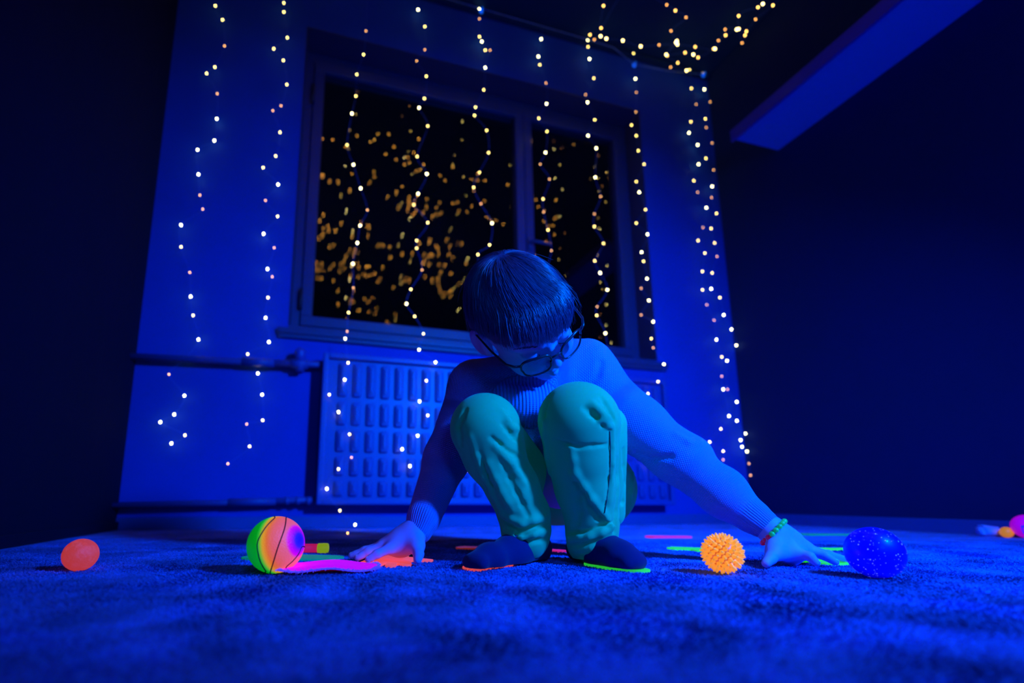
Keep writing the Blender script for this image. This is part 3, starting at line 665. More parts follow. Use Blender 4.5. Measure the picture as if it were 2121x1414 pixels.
su = mth('ABSOLUTE', mth('SINE', mth('MULTIPLY', mth('ADD', u_, sh), PI/P_))); sv = mth('ABSOLUTE', mth('SINE', mth('MULTIPLY', v_, PI/P_)))
pearl = mth('MULTIPLY', su, sv); ribh = mth('MULTIPLY', mth('ABSOLUTE', mth('SINE', mth('MULTIPLY', u_, PI/.0068))), 1.6)
hgt = mth('ADD', mth('MULTIPLY', pearl, mth('SUBTRACT', 1.0, rb_)), mth('MULTIPLY', mth('ADD', ribh, mth('MULTIPLY', sv, .25)), rb_))
bp = nt.nodes.new('ShaderNodeBump'); bp.inputs['Strength'].default_value = 1; bp.inputs['Distance'].default_value = .0016
nt.links.new(hgt, bp.inputs['Height']); nt.links.new(bp.outputs['Normal'], bs.inputs['Normal'])
CH = PP(1120, 800, 1.05)
sw = []
sw += chain([PP(1150, 965, 1.13), PP(1142, 890, 1.12), CH], [.098, .095, .090], .03)
sw += [cap(CH, SHL, .085, .055, .03), cap(CH, PP(1225, 790, 1.02), .085, .062, .03), cap(CH, PP(1130, 735, 1.045), .075, .052, .03)]
sw += [cap(PP(1170, 760, 1.03), PP(1215, 752, 1.02), .055, .052, .025)]
sw += chain([PP(985, 808, 1.01), ELL, WRL*.86+ELL*.14], [.056, .044, .031], .02)
sw += [cap(WRL*.86+ELL*.14, WRL*1.02-ELL*.02, .030, .0255, .006)]
AR = [PP(1228, 800, 1.02), PP(1320, 880, 1.0), ELR, PP(1500, 1026, .94), PP(1556, 1068, .918)]
sw += chain(AR, [.062, .055, .049, .040, .030], .02)+[cap(AR[-1], PP(1578, 1083, .908), .030, .0265, .006)]
sw += [ell(PP(1445, 935, .965), (.020, .018, .018), None, .03), ell(PP(1500, 1000, .94), (.022, .02, .02), None, .03)]
# front hem of the sweater between the knees
sw += chain([PP(1030, 822, .965), PP(1082, 838, .955), PP(1130, 832, .965)], [.030, .032, .030], .015)+[cap(PP(1082, 840, .955), PP(1098, 868, .965), .026, .020, .012)]
# soft folds at the armpit and elbow
for pl, rr, op in (([(1222, 800), (1238, 778), (1245, 750)], .004, '-'), ([(1320, 935), (1350, 950), (1390, 945)], .004, '-'), ([(1400, 900), (1425, 915), (1450, 915)], .004, '+'), ([(960, 830), (945, 860)], .004, '-')):
    W = [raymarch(sw, *q) for q in pl]; W = [q for q in W if q is not None]
    if len(W) > 1: sw += chain(W, [rr*.8]*len(W), .010, op)
# neck opening and cuff openings
sw += [cap(PP(1120, 742, .96), HL(0, -.03, -.06), .040, .045, .008, '-')]
V, Q = surfnet(sw, .0030); V = smooth(V, Q, 2, .5)
sweater = kid('sweater', V, Q, swt)
up = np.array([0, 0, 1.]); bk_ = Fh
bk_ = -Fh
one = lambda s: np.zeros_like(s)
cuff = lambda t0: (lambda s: 1/(1+np.exp(-(s-t0)*60)))
LR = .0458
limb_uv(sweater.data, BASE, [(PP(1150, 965, 1.13), CH, bk_, .095, 0, one, LR), (CH, SHL, bk_, .08, .3, one, LR), (CH, AR[0], bk_, .08, .3, one, LR),
    (SHL, ELL, bk_, .05, .5, one, LR), (ELL, WRL*1.02-ELL*.02, bk_, .037, .5+float(np.linalg.norm(ELL-SHL)), cuff(.80), LR),
    (AR[0], ELR, bk_, .055, .5, one, LR), (ELR, PP(1578, 1083, .908), bk_, .040, .5+float(np.linalg.norm(ELR-AR[0])), cuff(.80), LR),
    (PP(1030, 820, .99), PP(1135, 830, .99), up, .03, .2, one, LR)], Q, LR)
# ribs of the hem run down, so give that patch its own coordinates
me = sweater.data; n = len(me.vertices); co = np.empty(n*3, np.float32); me.vertices.foreach_get('co', co); Pw = co.reshape(-1, 3)+BASE
hc = PP(1088, 850, .95); dd = np.linalg.norm(Pw-hc, axis=1); w_ = (dd < .075) & ((Pw@Fh) < (hc@Fh)+.035)
for nm, val in (('knit_u', Pw@Rt), ('knit_v', Pw[:, 2]), ('rib', np.ones(n))):
    a = np.empty(n, np.float32); me.attributes[nm].data.foreach_get('value', a); a[w_] = val[w_]; me.attributes[nm].data.foreach_set('value', a)
# --- trousers
tr_m = mat('green_twill', (.01, .60, .18), .75, (0, .20, .14), .05, spec=.25, sheen=.2, bump=(900, .15, .0006, 'noise'))
tr = []
tr += [ell(PP(1150, 1000, 1.15), (.115, .10, .095), None, .03), ell(PP(1235, 1010, 1.13), (.085, .09, .088), None, .03)]
tr += [cap(HIPL, KNL, .070, .056, .02), cap(HIPR, PP(1200, 876, .88), .074, .062, .02)]
tr += [ell(KNL+np.array([0, 0, .004]), (.058, .056, .058), None, .015), ell(PP(1198, 871, .855), (.068, .062, .066), None, .015)]
LL = [KNL, PP(1022, 940, .895), PP(1062, 1010, .905), PP(1085, 1065, .92), PP(1090, 1098, .93)]
RL = [PP(1198, 874, .86), PP(1203, 940, .875), PP(1215, 1010, .89), PP(1226, 1075, .90), PP(1226, 1100, .905)]
tr += chain(LL, [.058, .053, .045, .044, .041], .015)+chain(RL, [.066, .060, .053, .044, .041], .015)
tr += [cap(LL[-1], PZ(1090, .925, .052), .043, .0415, .01), cap(PZ(1090, .925, .052), PZ(1092, .925, .040), .0415, .036, .008), cap(RL[-1], PZ(1224, .905, .050), .042, .041, .01), cap(PZ(1224, .905, .050), PZ(1218, .915, .034), .041, .036, .008)]
tr += [cap(PP(1255, 880, .93), PP(1262, 1060, .99), .038, .030, .02)]
FOLD = [ # (pixel path, radius, +ridge / -crease)
 ([(1040, 878), (1058, 900), (1072, 912)], .0035, '-'), ([(1038, 850), (1062, 885), (1078, 890)], .004, '+'), ([(1018, 905), (1050, 935), (1076, 945)], .0035, '-'), ([(1025, 925), (1060, 960), (1085, 1000)], .005, '+'),
 ([(990, 935), (1010, 985), (1022, 1005)], .004, '-'), ([(975, 905), (1000, 985), (1040, 1060)], .005, '+'), ([(1012, 960), (1040, 1020), (1060, 1055)], .006, '+'), ([(1040, 960), (1070, 1020), (1095, 1070)], .004, '-'),
 ([(1036, 1062), (1080, 1085), (1128, 1070)], .005, '+'), ([(1038, 1076), (1075, 1098), (1128, 1088)], .004, '-'), ([(1042, 1098), (1080, 1112), (1130, 1100)], .005, '+'), ([(1044, 1112), (1090, 1122), (1130, 1116)], .0035, '-'), ([(1058, 1108), (1085, 1104), (1120, 1086)], .003, '-'),
 ([(1212, 845), (1240, 868), (1262, 886)], .0045, '-'), ([(1228, 835), (1252, 862), (1268, 866)], .005, '+'), ([(1245, 825), (1262, 850), (1272, 872)], .004, '-'), ([(1240, 872), (1254, 868), (1256, 880), (1268, 884)], .004, '+'),
 ([(1262, 892), (1263, 960), (1258, 1020), (1252, 1060)], .0022, '-'), ([(1270, 890), (1270, 960), (1264, 1040)], .003, '+'),
 ([(1128, 850), (1128, 900), (1140, 980)], .005, '+'), ([(1180, 920), (1190, 980), (1225, 1035), (1268, 1088)], .0055, '+'), ([(1195, 1000), (1222, 1048), (1262, 1096)], .004, '-'), ([(1192, 1000), (1200, 1060), (1190, 1100)], .004, '-'),
 ([(1176, 1100), (1210, 1105), (1270, 1080)], .0045, '-'), ([(1178, 1115), (1220, 1112), (1272, 1092)], .005, '+'), ([(1180, 1128), (1215, 1126), (1240, 1118)], .0035, '-'), ([(1190, 1140), (1215, 1140), (1232, 1130)], .004, '+'),
 ([(1150, 910), (1200, 925), (1255, 920)], .003, '-'), ([(1290, 930), (1296, 1000), (1284, 1080)], .004, '-'), ([(1300, 900), (1310, 980), (1300, 1060)], .005, '+'), ([(1278, 950), (1280, 1020), (1272, 1100)], .004, '-'),
 ([(1150, 800), (1130, 840), (1124, 880)], .004, '-'), ([(965, 850), (950, 880), (955, 920)], .004, '-')]
ex = []
for pl, rr, op in FOLD:
    pts = []
    for a, b_ in zip(pl, pl[1:]):
        for t in (0, .5): pts.append((a[0]+(b_[0]-a[0])*t, a[1]+(b_[1]-a[1])*t))
    pts.append(pl[-1]); W = [raymarch(tr, *p) for p in pts]; W = [q for q in W if q is not None]
    if len(W) < 2: continue
    rs = [rr*math.sin(PI*(i+.6)/(len(W)+.2))**.5 for i in range(len(W))]
    ex += chain(W, [q*.72 for q in rs], rr*1.9, op)
tr += ex
V, Q = surfnet(tr, .0026); V = smooth(V, Q, 1, .5)
V[:, 2] = np.maximum(V[:, 2], .010)
trs = kid('trousers', V, Q, tr_m)
b = MB(BASE)                                           # sewn side seam of the right trouser leg
W = [raymarch(tr, *p) for p in [(1263, 893), (1264, 920), (1264, 950), (1263, 980), (1260, 1010), (1256, 1040), (1252, 1062)]]
W = [w+(CAM-w)*.0020 for w in W if w is not None]
if len(W) > 2: b.tube(W, .0009, 6); b.build('seam', mat('dark_thread', (0, .05, .06), .8), trs, True)
# --- socks
sk_m = mat('navy_sock', (.015, .015, .09), .9, spec=.1, sheen=.1, bump=(700, .3, .0008, 'noise'))
TF = .0045
for nm, an, pts, rr in (('sock', ANL, [PZ(1112, .958, .024), PZ(1060, .900, .020), PZ(1015, .852, .0165), PZ(984, .825, .0145)], (.022, .0215, .0190, .0130)),
                    ('sock', ANR, [PZ(1206, .952, .024), PZ(1250, .890, .0235), PZ(1288, .845, .020), PZ(1312, .824, .0155)], (.022, .025, .020, .0140))):
    pr = [cap(an+np.array([0, 0, .0]), pts[0], .027, .022, .015), cap(an-np.array([0, 0, .012]), pts[1], .025, .021, .015)]+chain(pts, rr, .030)
    side = np.cross(pts[3]-pts[2], up); side /= np.linalg.norm(side)
    pr += [cap(pts[3]-side*.015+np.array([0, 0, -.001]), pts[3]+side*.015+np.array([0, 0, -.002]), .0115, .0100, .012), cap(pts[2]-side*.014, pts[2]+side*.014, .0150, .0135, .012)]
    V, Q = surfnet(pr, .0026); V = smooth(V, Q, 12, .5); V[:, 2] = np.maximum(V[:, 2], TF); kid(nm, V, Q, sk_m)
# ---------------------------------------------------------------- hair
hair_m = mat('dark_hair', (.045, .06, .16), .32, spec=.9)
def surf_r(dv, inf=0.0): return surf_r0(dv, inf)*HS
def surf_r0(dv, inf=0.0):                         # distance from the head centre to the skull in local direction dv
    c = np.array([0, -.012, .020]); r = np.array([.0665, .086, .074])+inf; o = -c
    a = ((dv/r)**2).sum(-1); b_ = (2*(o/r)*(dv/r)).sum(-1); cc = ((o/r)**2).sum()-1
    t1 = (-b_+np.sqrt(np.maximum(b_*b_-4*a*cc, 0)))/(2*a)
    c = np.array([0, .035, .030]); r = np.array([.060, .052, .045])+inf; o = -c
    a = ((dv/r)**2).sum(-1); b_ = (2*(o/r)*(dv/r)).sum(-1); cc = ((o/r)**2).sum()-1; disc = b_*b_-4*a*cc
    t2 = np.where(disc > 0, (-b_+np.sqrt(np.maximum(disc, 0)))/(2*a), 0); return np.maximum(t1, t2)
cw = np.array([.12, -.42, .90]); cw /= np.linalg.norm(cw)
e1 = np.array([0, 1., 0])-cw*cw[1]; e1 /= np.linalg.norm(e1); e2 = np.cross(cw, e1)
def hdir(th, ph): return np.cos(th)[..., None]*cw+np.sin(th)[..., None]*(np.cos(ph)[..., None]*e1+np.sin(ph)[..., None]*e2)
KEY = [(-180, 112), (-140, 114), (-115, 100), (-95, 84), (-75, 82), (-55, 86), (-30, 89), (0, 92), (30, 90), (55, 85), (75, 80), (95, 84), (115, 100), (140, 114), (180, 112)]
def thend(ph): return np.radians(np.interp(np.degrees((ph+PI) % (2*PI)-PI), [k[0] for k in KEY], [k[1] for k in KEY]))
nth, nph = 40, 96
T, PH = np.meshgrid(np.linspace(0, 1, nth), np.linspace(0, 2*PI, nph, endpoint=False), indexing='ij')
TH = T*(thend(PH)-.05)
dv = hdir(TH, PH); thick = .0075*np.clip((1-T)*9, 0, 1)+.003*np.clip(T, 0, 1)*np.clip((1-T)*9, 0, 1)
Ro = surf_r(dv)+thick; Vo = HEADC+(dv*Ro[..., None])@HM.T
Vi = HEADC+(dv*(surf_r(dv)-.004)[..., None])@HM.T
V = np.concatenate([Vo.reshape(-1, 3), Vi.reshape(-1, 3)]); q = []
for o_i in (0, nth*nph):
    for i in range(nth-1):
        for j in range(nph):
            a, b2, c2, d2 = i*nph+j, i*nph+(j+1) % nph, (i+1)*nph+(j+1) % nph, (i+1)*nph+j
            q.append([a+o_i, d2+o_i, c2+o_i, b2+o_i] if o_i == 0 else [a+o_i, b2+o_i, c2+o_i, d2+o_i])
for j in range(nph):
    i = nth-1; q.append([i*nph+j, i*nph+(j+1) % nph+nth*nph*1, i*nph+(j+1) % nph, i*nph+j]) if False else q.append([i*nph+j, i*nph+j+nth*nph, i*nph+(j+1) % nph+nth*nph, i*nph+(j+1) % nph])
Vc, Qc = V, np.array(q)
# strands: combed from the crown whorl down to the fringe
NS, K = 15000, 9
ph0 = RNG.uniform(-PI, PI, NS); t0 = RNG.uniform(0, 1, NS)**.9*.80; clump = np.round(ph0*26)/26; ph0 = ph0*.45+clump*.55+RNG.normal(0, .025, NS)
end = thend(ph0)+RNG.normal(.0, .05, NS)+.05*np.sin(ph0*9+1)*np.sin(ph0*4); s0 = t0*end; s1 = np.minimum(end, s0+RNG.uniform(.5, 1.1, NS)); s1 = np.where(RNG.uniform(size=NS) < .72, end, s1)
lift = RNG.uniform(.000, .0055, NS); fly = (RNG.uniform(size=NS) < .02)*RNG.uniform(.004, .018, NS)
w = np.linspace(0, 1, K); S_ = s0[:, None]+(s1-s0)[:, None]*w
curl = RNG.normal(0, .05, NS)[:, None]*w*w+.25*np.exp(-((S_)/.5)**2)*0
PHS = ph0[:, None]+curl/np.maximum(np.sin(S_), .25)+.35*(1-np.clip(S_/1.2, 0, 1))
dvs = hdir(S_, PHS); frac = S_/end[:, None]
off = .0078+.0035*frac+lift[:, None]*np.sin(PI*np.clip(w*.9+.1, 0, 1))[None]+fly[:, None]*w[None]**2
off = off-.005*np.clip(1-w*6, 0, 1)[None]+.004*np.clip(w-.85, 0, 1)[None]
Rr = surf_r(dvs)+off; PL = dvs*Rr[..., None]
# the fringe hangs: ends drop towards the floor a little
gw = HM.T@np.array([0, 0, -1.]); front = np.clip(np.cos(ph0), 0, 1)[:, None]*np.clip((frac-.72)/.28, 0, 1.2)**1.6
PL = PL+front[..., None]*gw*.010
PW = HEADC+PL@HM.T
tan = np.gradient(PW, axis=1); tan /= np.linalg.norm(tan, axis=2)[..., None]+1e-9
nrm = (dvs@HM.T); sd = np.cross(tan, nrm); sd /= np.linalg.norm(sd, axis=2)[..., None]+1e-9
wd_ = (.00050*(1-.75*w**3)*(1-.5*np.clip(1-w*5, 0, 1)))[None]*RNG.uniform(.7, 1.25, NS)[:, None]
ringv = [PW+sd*wd_[..., None], PW+nrm*wd_[..., None]*.8, PW-sd*wd_[..., None]]
VV = np.stack(ringv, 2).reshape(-1, 3); idx = np.arange(NS*K*3).reshape(NS, K, 3); qs = []
for k in range(3):
    a = idx[:, :-1, k]; b2 = idx[:, :-1, (k+1) % 3]; c2 = idx[:, 1:, (k+1) % 3]; d2 = idx[:, 1:, k]; qs.append(np.stack([a, b2, c2, d2], -1).reshape(-1, 4))
Qs = np.concatenate(qs); kid('hair', np.concatenate([Vc, VV]), np.concatenate([Qc, Qs+len(Vc)]), hair_m)
# eyebrows, lash lines
brow = mat('brow_hair', (.03, .03, .07), .7)
for s in (-1, 1):
    b = MB(BASE)
    for k in range(70):
        t = RNG.uniform(); x = s*(.014+.034*t); z = .0150+.003*math.sin(PI*t*.9)+RNG.normal(0, .001); y = .0890-.021*t**1.5
        p = HL(x, y, z); p2 = HL(x+s*.005, y-.001, z+.0012); b.tube([p, p2], [.0003, .00015], 4, cap=False)
    b.build('eyebrow', brow, person, True)
for s in (-1, 1):
    b = MB(BASE)
    b.tube([HL(s*(.030+.0125*math.cos(a)), .0862-.0035*abs(math.cos(a))**2-.0, -.0085+.0035*math.sin(a)-.0) for a in np.linspace(-PI+.15, -.15, 12)], .00075, 6)
    for a in np.linspace(-PI+.3, -.3, 16):
        b.tube([HL(s*(.030+.0120*math.cos(a)), .0865-.0035*math.cos(a)**2, -.0085+.0035*math.sin(a)), HL(s*(.030+.0135*math.cos(a)), .0915-.003*math.cos(a)**2, -.0115+.0035*math.sin(a))], [.0003, .00015], 4, cap=False)
    b.build('eyelashes', brow, person, True)
nail_m = mat('nail', (.6, .66, .78), .3)
for i, (t_, m_) in enumerate(zip(tR+tL, mR+mL)):       # finger nails
    dr_ = (t_-m_)/np.linalg.norm(t_-m_); upn = up-dr_*(up@dr_); upn /= np.linalg.norm(upn); sd_ = np.cross(dr_, upn)
    rot = Matrix([[dr_[j], sd_[j], upn[j]] for j in range(3)]); b = MB(BASE); b.ball(t_+upn*.0049-dr_*.0005, .0042, 2, 0, (1, .9, .26), rot); b.build('fingernail', nail_m, person, True)
# ---------------------------------------------------------------- spectacles
gf = mat('dark_tortoise_frame', (.02, .02, .035), .25, spec=.7)
go = HL(0, .1, -.008); gl_ = empty('eyeglasses', go, 'dark rounded-rectangular eyeglasses on the bowed boy\'s nose', 'glasses')
def lens_pt(s, a, k=1.0, y=0):
    cx, cz, ax_, az, n_ = .0322*s, -.012, .0232*k, .0188*k, 3.2
    ca, sa = math.cos(a), math.sin(a); x = math.copysign(abs(ca)**(2/n_), ca)*ax_; z = math.copysign(abs(sa)**(2/n_), sa)*az
    if z < 0: x *= .92
    return HL(cx+x, .1035-abs(cx+x)**2*5.0+y, cz+z-.001*0)
for s in (-1, 1):
    b = MB(go); ps = [lens_pt(s, 2*PI*k/40) for k in range(41)]; b.tube(ps, [.0018+.0008*max(0, math.sin(2*PI*k/40)) for k in range(41)], 8, cap=False); rim_ = b.build('rim', gf, gl_, True)
    bm = bmesh.new(); cc = bm.verts.new(Vector(HL(.033*s, .1035-.033**2*5+.001, -.012)-go)); rg = [bm.verts.new(Vector(lens_pt(s, 2*PI*k/40, .97)-go)) for k in range(40)]
    for k in range(40): bm.faces.new((cc, rg[k], rg[(k+1) % 40]))
    me = bpy.data.meshes.new('lens'); bm.to_mesh(me); bm.free(); link('lens', me, M['lens'], rim_)
    b = MB(go); b.box((0, 0, 0), (0, 0, 0)) if False else None
    b.tube([HL(s*.0545, .0885, -.003), HL(s*.064, .084, -.001), HL(s*.0715, .072, .000), HL(s*.0765, .035, .004), HL(s*.0795, -.002, .012), HL(s*.0790, -.018, .008), HL(s*.0775, -.028, -.010)], [.0024, .0026, .0024, .0020, .0018, .0018, .0016], 8)
    b.build('temple_arm', gf, gl_, True)
b = MB(go); b.tube([HL(-.0105, .1025, -.006), HL(-.004, .1055, -.003), HL(.004, .1055, -.003), HL(.0105, .1025, -.006)], [.0018, .0019, .0019, .0018], 8); b.build('bridge', gf, gl_, True)
# ---------------------------------------------------------------- bead bracelet
wa = WRR-ELR; wa /= np.linalg.norm(wa); bc = PP(1599, 1099, .897)
b1 = np.cross(wa, Fh); b1 /= np.linalg.norm(b1); b2_ = np.cross(wa, b1)
bo = empty('bracelet', bc, 'elastic bead bracelet, green and dark red round beads, on the outstretched wrist', 'bracelet')
GB = mat('green_bead', (.02, .62, .10), .2, (0, .35, .05), .28, coat=.6); RB = mat('dark_red_bead', (.35, .01, .06), .2, (.14, 0, .025), .5, coat=.6)
bmh = {}
for nm, m_ in (('g', GB), ('r', RB)):
    bm = bmesh.new(); bmesh.ops.create_icosphere(bm, subdivisions=3, radius=.0047); me = bpy.data.meshes.new('bead'); bm.to_mesh(me); bm.free(); me.materials.append(m_); me.polygons.foreach_set('use_smooth', [True]*len(me.polygons)); bmh[nm] = me
NB = 18; RBR = .0262
tilt = wa*.35
for k in range(NB):
    a = 2*PI*k/NB; dr_ = b1*math.cos(a)+b2_*math.sin(a); p = bc+dr_*RBR-wa*(-.003)
    # dark red beads sit on the lower (floor) side towards the camera
    red = dr_[2] < -.15
    q = bpy.data.objects.new('bead', bmh['r' if red else 'g']); C.objects.link(q); q.parent = bo; q.location = Vector(p-bc)
# ---------------------------------------------------------------- prints, cushion, tube, far toys
foam(808, 1160, 180, HAND, F_CORAL, 'coral hand-shaped foam print under the hand on the left', 1.08, name='foam_handprint')
foam(1014, 1176, -50+180, FOOT, F_CORAL, 'coral foot-shaped foam print under the sock on the left', .50, name='foam_footprint')
foam(1275, 1177, 35+180, OVAL, F_GREEN, 'lime green foam print under the sock on the right', .60, name='foam_footprint')
foam(1690, 1163, 0, HAND, F_GREEN, 'lime green hand-shaped foam print under the outstretched hand beside the blue ball', 1.0, name='foam_handprint')
foam(1450, 1139, 75, HAND, F_GREEN, 'lime green hand-shaped foam print on the carpet behind the orange spiky ball', .72, name='foam_handprint')
foam(1722, 1139, 95, FOOT, F_GREEN, 'lime green foot-shaped foam print behind the outstretched hand', .6, name='foam_footprint')
foam(1712, 1108, 90, FOOT, F_TEAL, 'dull green foam print far back near the right wall', .85, name='foam_footprint')
foam(1385, 1113, 90, FOOT, F_PINK, 'hot pink foam print far back to the right of the boy', .68, name='foam_footprint')
foam(1000, 1137, 80, FOOT, F_RED, 'dim orange foam print in the shadow behind the left sock', .6, name='foam_footprint')
foam(1165, 1143, 60, FOOT, F_PINK, 'pink foam print seen in the gap between the boy\'s feet', .35, name='foam_footprint')
foam(607, 1157, 90, OVAL, F_TEAL, 'teal oval foam spot on the carpet behind the rainbow basketball', .95, name='foam_spot')
# bean cushion with fringed edge
cm = neon('magenta_fleece', (.85, .0, .62), .55, rough=.95, bump=(500, .4, .001, 'noise')); ue = neon('crimson_fleece', (.16, .0, .02), .25, rough=.95); fr = mat('violet_fringe', (.35, .25, .95), .8, (.12, .05, .9), .35)
pc = onZ(664, 1189, 0); px_, py_ = Rt, Fh
def cush(u, v, top):
    e = (1-abs(u)**2.2)*(1-abs(v)**2.2); z = .0075+(.0060*e**.55 if top else -.0060*e**.5)
    z += .0022*math.sin(u*5+1)*(1-e*.4)+.0012*math.sin(v*6)
    cu, cv = math.cos(.12), math.sin(.12); a = .080*u*(1-.10*v*v); d = .046*v*(1-.10*u*u)
    return pc+px_*(a*cu-d*cv)+py_*(a*cv+d*cu+.036)+np.array([0, 0, max(z, .0012)])
ko = empty('bean_cushion', pc, 'flat magenta bean cushion with violet fringed edge, in front of the rainbow basketball', 'cushion')
for top, mm, nm in ((True, cm, 'top_cover'), (False, ue, 'underside')):
    bm = bmesh.new(); g = [[bm.verts.new(Vector(cush(-1+2*i/28, -1+2*j/28, top)-pc)) for j in range(29)] for i in range(29)]
    for i in range(28):
        for j in range(28): bm.faces.new((g[i][j], g[i+1][j], g[i+1][j+1], g[i][j+1]))
    bmesh.ops.recalc_face_normals(bm, faces=bm.faces); me = bpy.data.meshes.new(nm); bm.to_mesh(me); bm.free(); link(nm, me, mm, ko)
b = MB(pc); per = [(-1+2*t, -1) for t in np.linspace(0, 1, 60)]+[(1, -1+2*t) for t in np.linspace(0, 1, 60)]+[(1-2*t, 1) for t in np.linspace(0, 1, 60)]+[(-1, 1-2*t) for t in np.linspace(0, 1, 60)]
cen = cush(0, 0, True)
for u, v in per:
    p = cush(u, v, True); out = p-cen; out[2] = 0; out /= np.linalg.norm(out)
    for _ in range(4):
        q = out*RNG.uniform(.0015, .0045)+np.array([*(RNG.normal(0, .0012, 2)), RNG.normal(0, .0016)]); p0 = p+RNG.normal(0, .0005, 3); b.tube([p0-out*.001, p0+q*.6, p0+q], [.0005, .0004, .0002], 4, cap=False)
b.tube([cush(u, v, True)-np.array([0, 0, .0006]) for u, v in per], .0016, 6)
b.build('fringe', fr, ko, True)['kind'] = 'stuff'
# marker tube with a yellow cap behind the basketball
tp = PP(600, 1136, 1.08); tq = PP(659, 1134, 1.08); te = PP(680, 1133, 1.08)
for p in (tp, tq, te): p[2] = .0105
t_o = empty('glow_stick', tp-np.array([0, 0, .0105]), 'pink glow tube with a yellow-green cap, lying behind the rainbow basketball', 'tube')
b = MB(tp-np.array([0, 0, .0105])); b.tube([tp, tq], .0088, 16); b.build('tube_body', neon('pink_tube', (.75, .01, .13), .5), t_o, True)
b = MB(tp-np.array([0, 0, .0105])); b.tube([tq, tq*.5+te*.5, te*.94+tq*.06, te], [.0100, .0104, .0102, .0085], 16); b.build('cap', neon('yellow_cap', (.30, .45, .01), .6), t_o, True)
# far right: purple ball, orange ball, pale blue block
pb = np.array([2.135, 1.02, .030+.0]); c = onZ(2131, 1110, 0)*.935; c[2] = 0
bo_ = empty('patterned_ball', c, 'magenta ball with a violet panel, cut by the right edge of the photo', 'ball'); rr = .036
link('shell', lumpy(rr, .003, 2, 4), neon('magenta_ball', (.50, .0, .48), .6), bo_, (0, 0, rr))
b = MB((0, 0, 0)); 
th = math.atan2(-c[1], -c[0])
for i in range(12):
    for j in range(8):
        def sp(i_, j_): a = th+(-.35+1.3*i_/12); e = -.62+.75*j_/8; return Vector((math.cos(a)*math.cos(e), math.sin(a)*math.cos(e), math.sin(e)))*(rr+.0008)
        edge = i in (0, 11) or j in (0, 1, 6, 7)
        if edge: b.bm.faces.new([b.bm.verts.new(sp(i+x, j+y)) for x, y in ((0, 0), (1, 0), (1, 1), (0, 1))])
bmesh.ops.remove_doubles(b.bm, verts=b.bm.verts, dist=1e-5); pn = b.build('panel', neon('violet_panel', (.02, .02, .85), .5), bo_, True); pn.location = (0, 0, rr)
c2 = onZ(2086, 1108, 0)*.93; c2[2] = .0165
o = link('foam_ball', lumpy(.0165, .004, 2, 4), neon('orange_foam_ball', (.95, .28, .01), .5), loc=tuple(c2)); tag(o, 'orange ball peeking out left of the magenta ball at the right edge', 'ball')
c3 = onZ(2050, 1112, 0)*1.01; b = MB((c3[0], c3[1], 0)); 
pts = [(-.032, -.018), (.032, -.020), (.026, .020), (-.030, .020)]
P3 = [(c3[0]+Rt[0]*x+Fh[0]*y, c3[1]+Rt[1]*x+Fh[1]*y) for x, y in pts]; b.poly(P3, .0, .038); 
bmesh.ops.bevel(b.bm, geom=b.bm.edges[:], offset=.008, segments=3, affect='EDGES')
for v in b.bm.verts:
    s = (v.co-Vector((0, 0, 0))).dot(Vector(Rt)); v.co.z *= 1-.35*max(0, min(1, (s+.0)/.05))
o = b.build('foam_block', mat('pale_blue_foam', (.4, .45, .95), .8), smooth=True); tag(o, 'pale blue rounded foam block on the carpet left of the magenta ball', 'block')
# ---------------------------------------------------------------- carpet
fm = bpy.data.materials.new('blue_carpet'); fm.use_nodes = True; nt = fm.node_tree; bs = nt.nodes['Principled BSDF']
bs.inputs['Roughness'].default_value = .95; bs.inputs['Specular IOR Level'].default_value = .1; bs.inputs['Sheen Weight'].default_value = .3; bs.inputs['Sheen Tint'].default_value = (.3, .4, 1, 1)
tc = nt.nodes.new('ShaderNodeTexCoord')
geo = nt.nodes.new('ShaderNodeNewGeometry')
n1 = nt.nodes.new('ShaderNodeTexNoise'); n1.inputs['Scale'].default_value = 7; n1.inputs['Detail'].default_value = 7; n1.inputs['Roughness'].default_value = .62; n1.inputs['Distortion'].default_value = .6
n2 = nt.nodes.new('ShaderNodeTexNoise'); n2.inputs['Scale'].default_value = 210; n2.inputs['Detail'].default_value = 4
r1 = nt.nodes.new('ShaderNodeValToRGB'); r1.color_ramp.elements[0].position = .38; r1.color_ramp.elements[1].position = .60
r1.color_ramp.elements[0].color = (.075, .12, .40, 1); r1.color_ramp.elements[1].color = (.18, .28, .90, 1)
mxn = nt.nodes.new('ShaderNodeMix'); mxn.data_type = 'RGBA'; mxn.blend_type = 'MULTIPLY'; mxn.inputs[0].default_value = .6
r2 = nt.nodes.new('ShaderNodeValToRGB'); r2.color_ramp.elements[0].position = .35; r2.color_ramp.elements[1].position = .62; r2.color_ramp.elements[0].color = (.3, .3, .3, 1)
for a in (n1, n2): nt.links.new(geo.outputs['Position'], a.inputs['Vector'])
nt.links.new(n1.outputs['Fac'], r1.inputs['Fac']); nt.links.new(n2.outputs['Fac'], r2.inputs['Fac']); nt.links.new(r1.outputs[0], mxn.inputs[6]); nt.links.new(r2.outputs[0], mxn.inputs[7]); nt.links.new(mxn.outputs[2], bs.inputs['Base Color'])
bp = nt.nodes.new('ShaderNodeBump'); bp.inputs['Strength'].default_value = .8; bp.inputs['Distance'].default_value = .004; nt.links.new(n2.outputs['Fac'], bp.inputs['Height']); nt.links.new(bp.outputs['Normal'], bs.inputs['Normal'])
b = MB(); b.box((XL-.1, YB-.1, -.06), (XR+.1, D+.05, 0)); fl = struct('floor', b, fm)
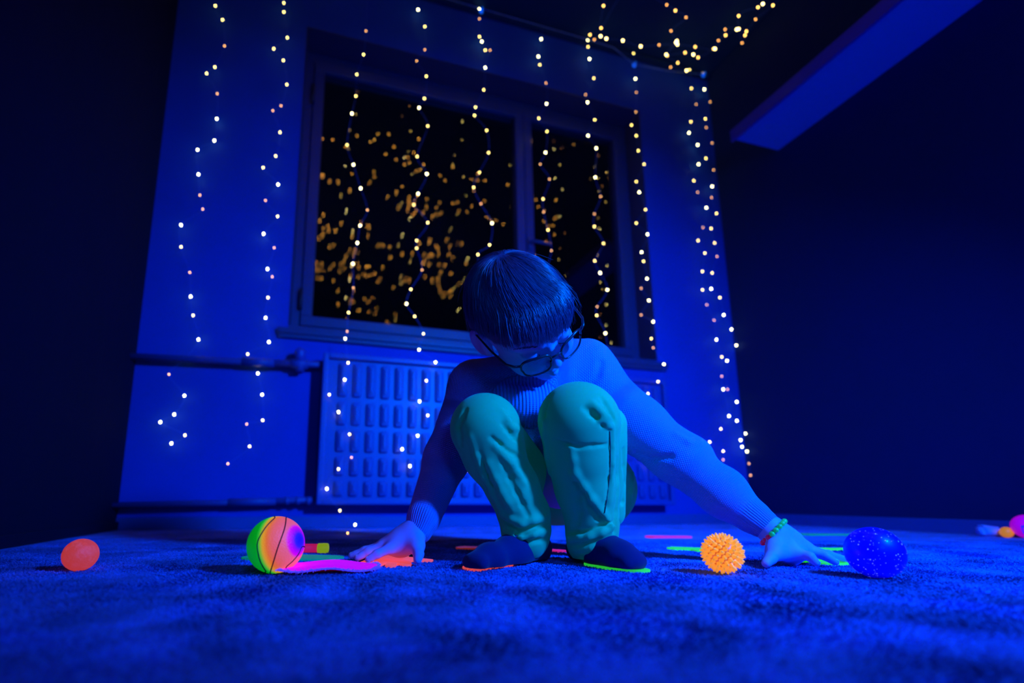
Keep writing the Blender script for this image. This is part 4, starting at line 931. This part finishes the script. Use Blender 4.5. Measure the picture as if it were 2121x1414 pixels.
# pile: short leaning tufts of yarn over the near carpet
NT = 260000
rr_ = RNG.uniform(0, 1, NT); dep = .30+rr_**.8*1.15; lat = RNG.uniform(-1, 1, NT)*(dep*1.2+.05)
X = Fh[0]*dep+Rt[0]*(lat+dep*.1); Y = Fh[1]*dep+Rt[1]*(lat+dep*.1)
ok = (X > XL+.03) & (X < XR-.03) & (Y < D-.05); X, Y = X[ok], Y[ok]; n = len(X)
from mathutils import noise
lx = np.array([noise.noise((x*9, y*9, 0)) for x, y in zip(X, Y)]); ly = np.array([noise.noise((x*9, y*9, 7)) for x, y in zip(X, Y)])
hgt = RNG.uniform(.0012, .0026, n); wdt = RNG.uniform(.0008, .0015, n); an = RNG.uniform(0, 2*PI, n)
dx, dy = lx*.006+RNG.normal(0, .0012, n), ly*.006+RNG.normal(0, .0012, n)
v0 = np.stack([X-np.cos(an)*wdt, Y-np.sin(an)*wdt, np.zeros(n)], 1); v1 = np.stack([X+np.cos(an)*wdt, Y+np.sin(an)*wdt, np.zeros(n)], 1)
v2 = np.stack([X+dx+np.cos(an)*wdt*.5, Y+dy+np.sin(an)*wdt*.5, hgt], 1); v3 = np.stack([X+dx-np.cos(an)*wdt*.5, Y+dy-np.sin(an)*wdt*.5, hgt], 1)
VV = np.stack([v0, v1, v2, v3], 1).reshape(-1, 3); me = tomesh('carpet_pile', VV, np.arange(n*4).reshape(-1, 4)); me.polygons.foreach_set('use_smooth', np.zeros(n, bool))
o = link('carpet_pile', me, fm, smooth=False); tag(o, 'short fuzzy tufts of the blue carpet covering the floor', 'carpet', kind='stuff')
# ---------------------------------------------------------------- ultraviolet lamps
def area(name, p, tgt, size, power, col, spread=180, shape='DISK'):
    l = bpy.data.lights.new(name, 'AREA'); l.shape = shape; l.size = size; l.energy = power; l.color = col; l.spread = math.radians(spread)
    o = bpy.data.objects.new(name, l); C.objects.link(o); o.location = tuple(p); o.rotation_euler = (Vector(tgt)-Vector(p)).to_track_quat('-Z', 'Y').to_euler(); return o
UV = (.0, .13, 1)
kp = Rt*1.22+Fh*(.0)+np.array([0, 0, 1.02]); tg = Rt*.62+Fh*1.35+np.array([0, 0, .38])
key = area('ultraviolet_lamp', kp, tg, .16, 50, UV, 105)
key2 = area('ultraviolet_fill_lamp', Rt*.5+Fh*(-.9)+np.array([0, 0, .9]), Rt*1.0+Fh*2+np.array([0, 0, 1.3]), .5, 7, UV, 130)
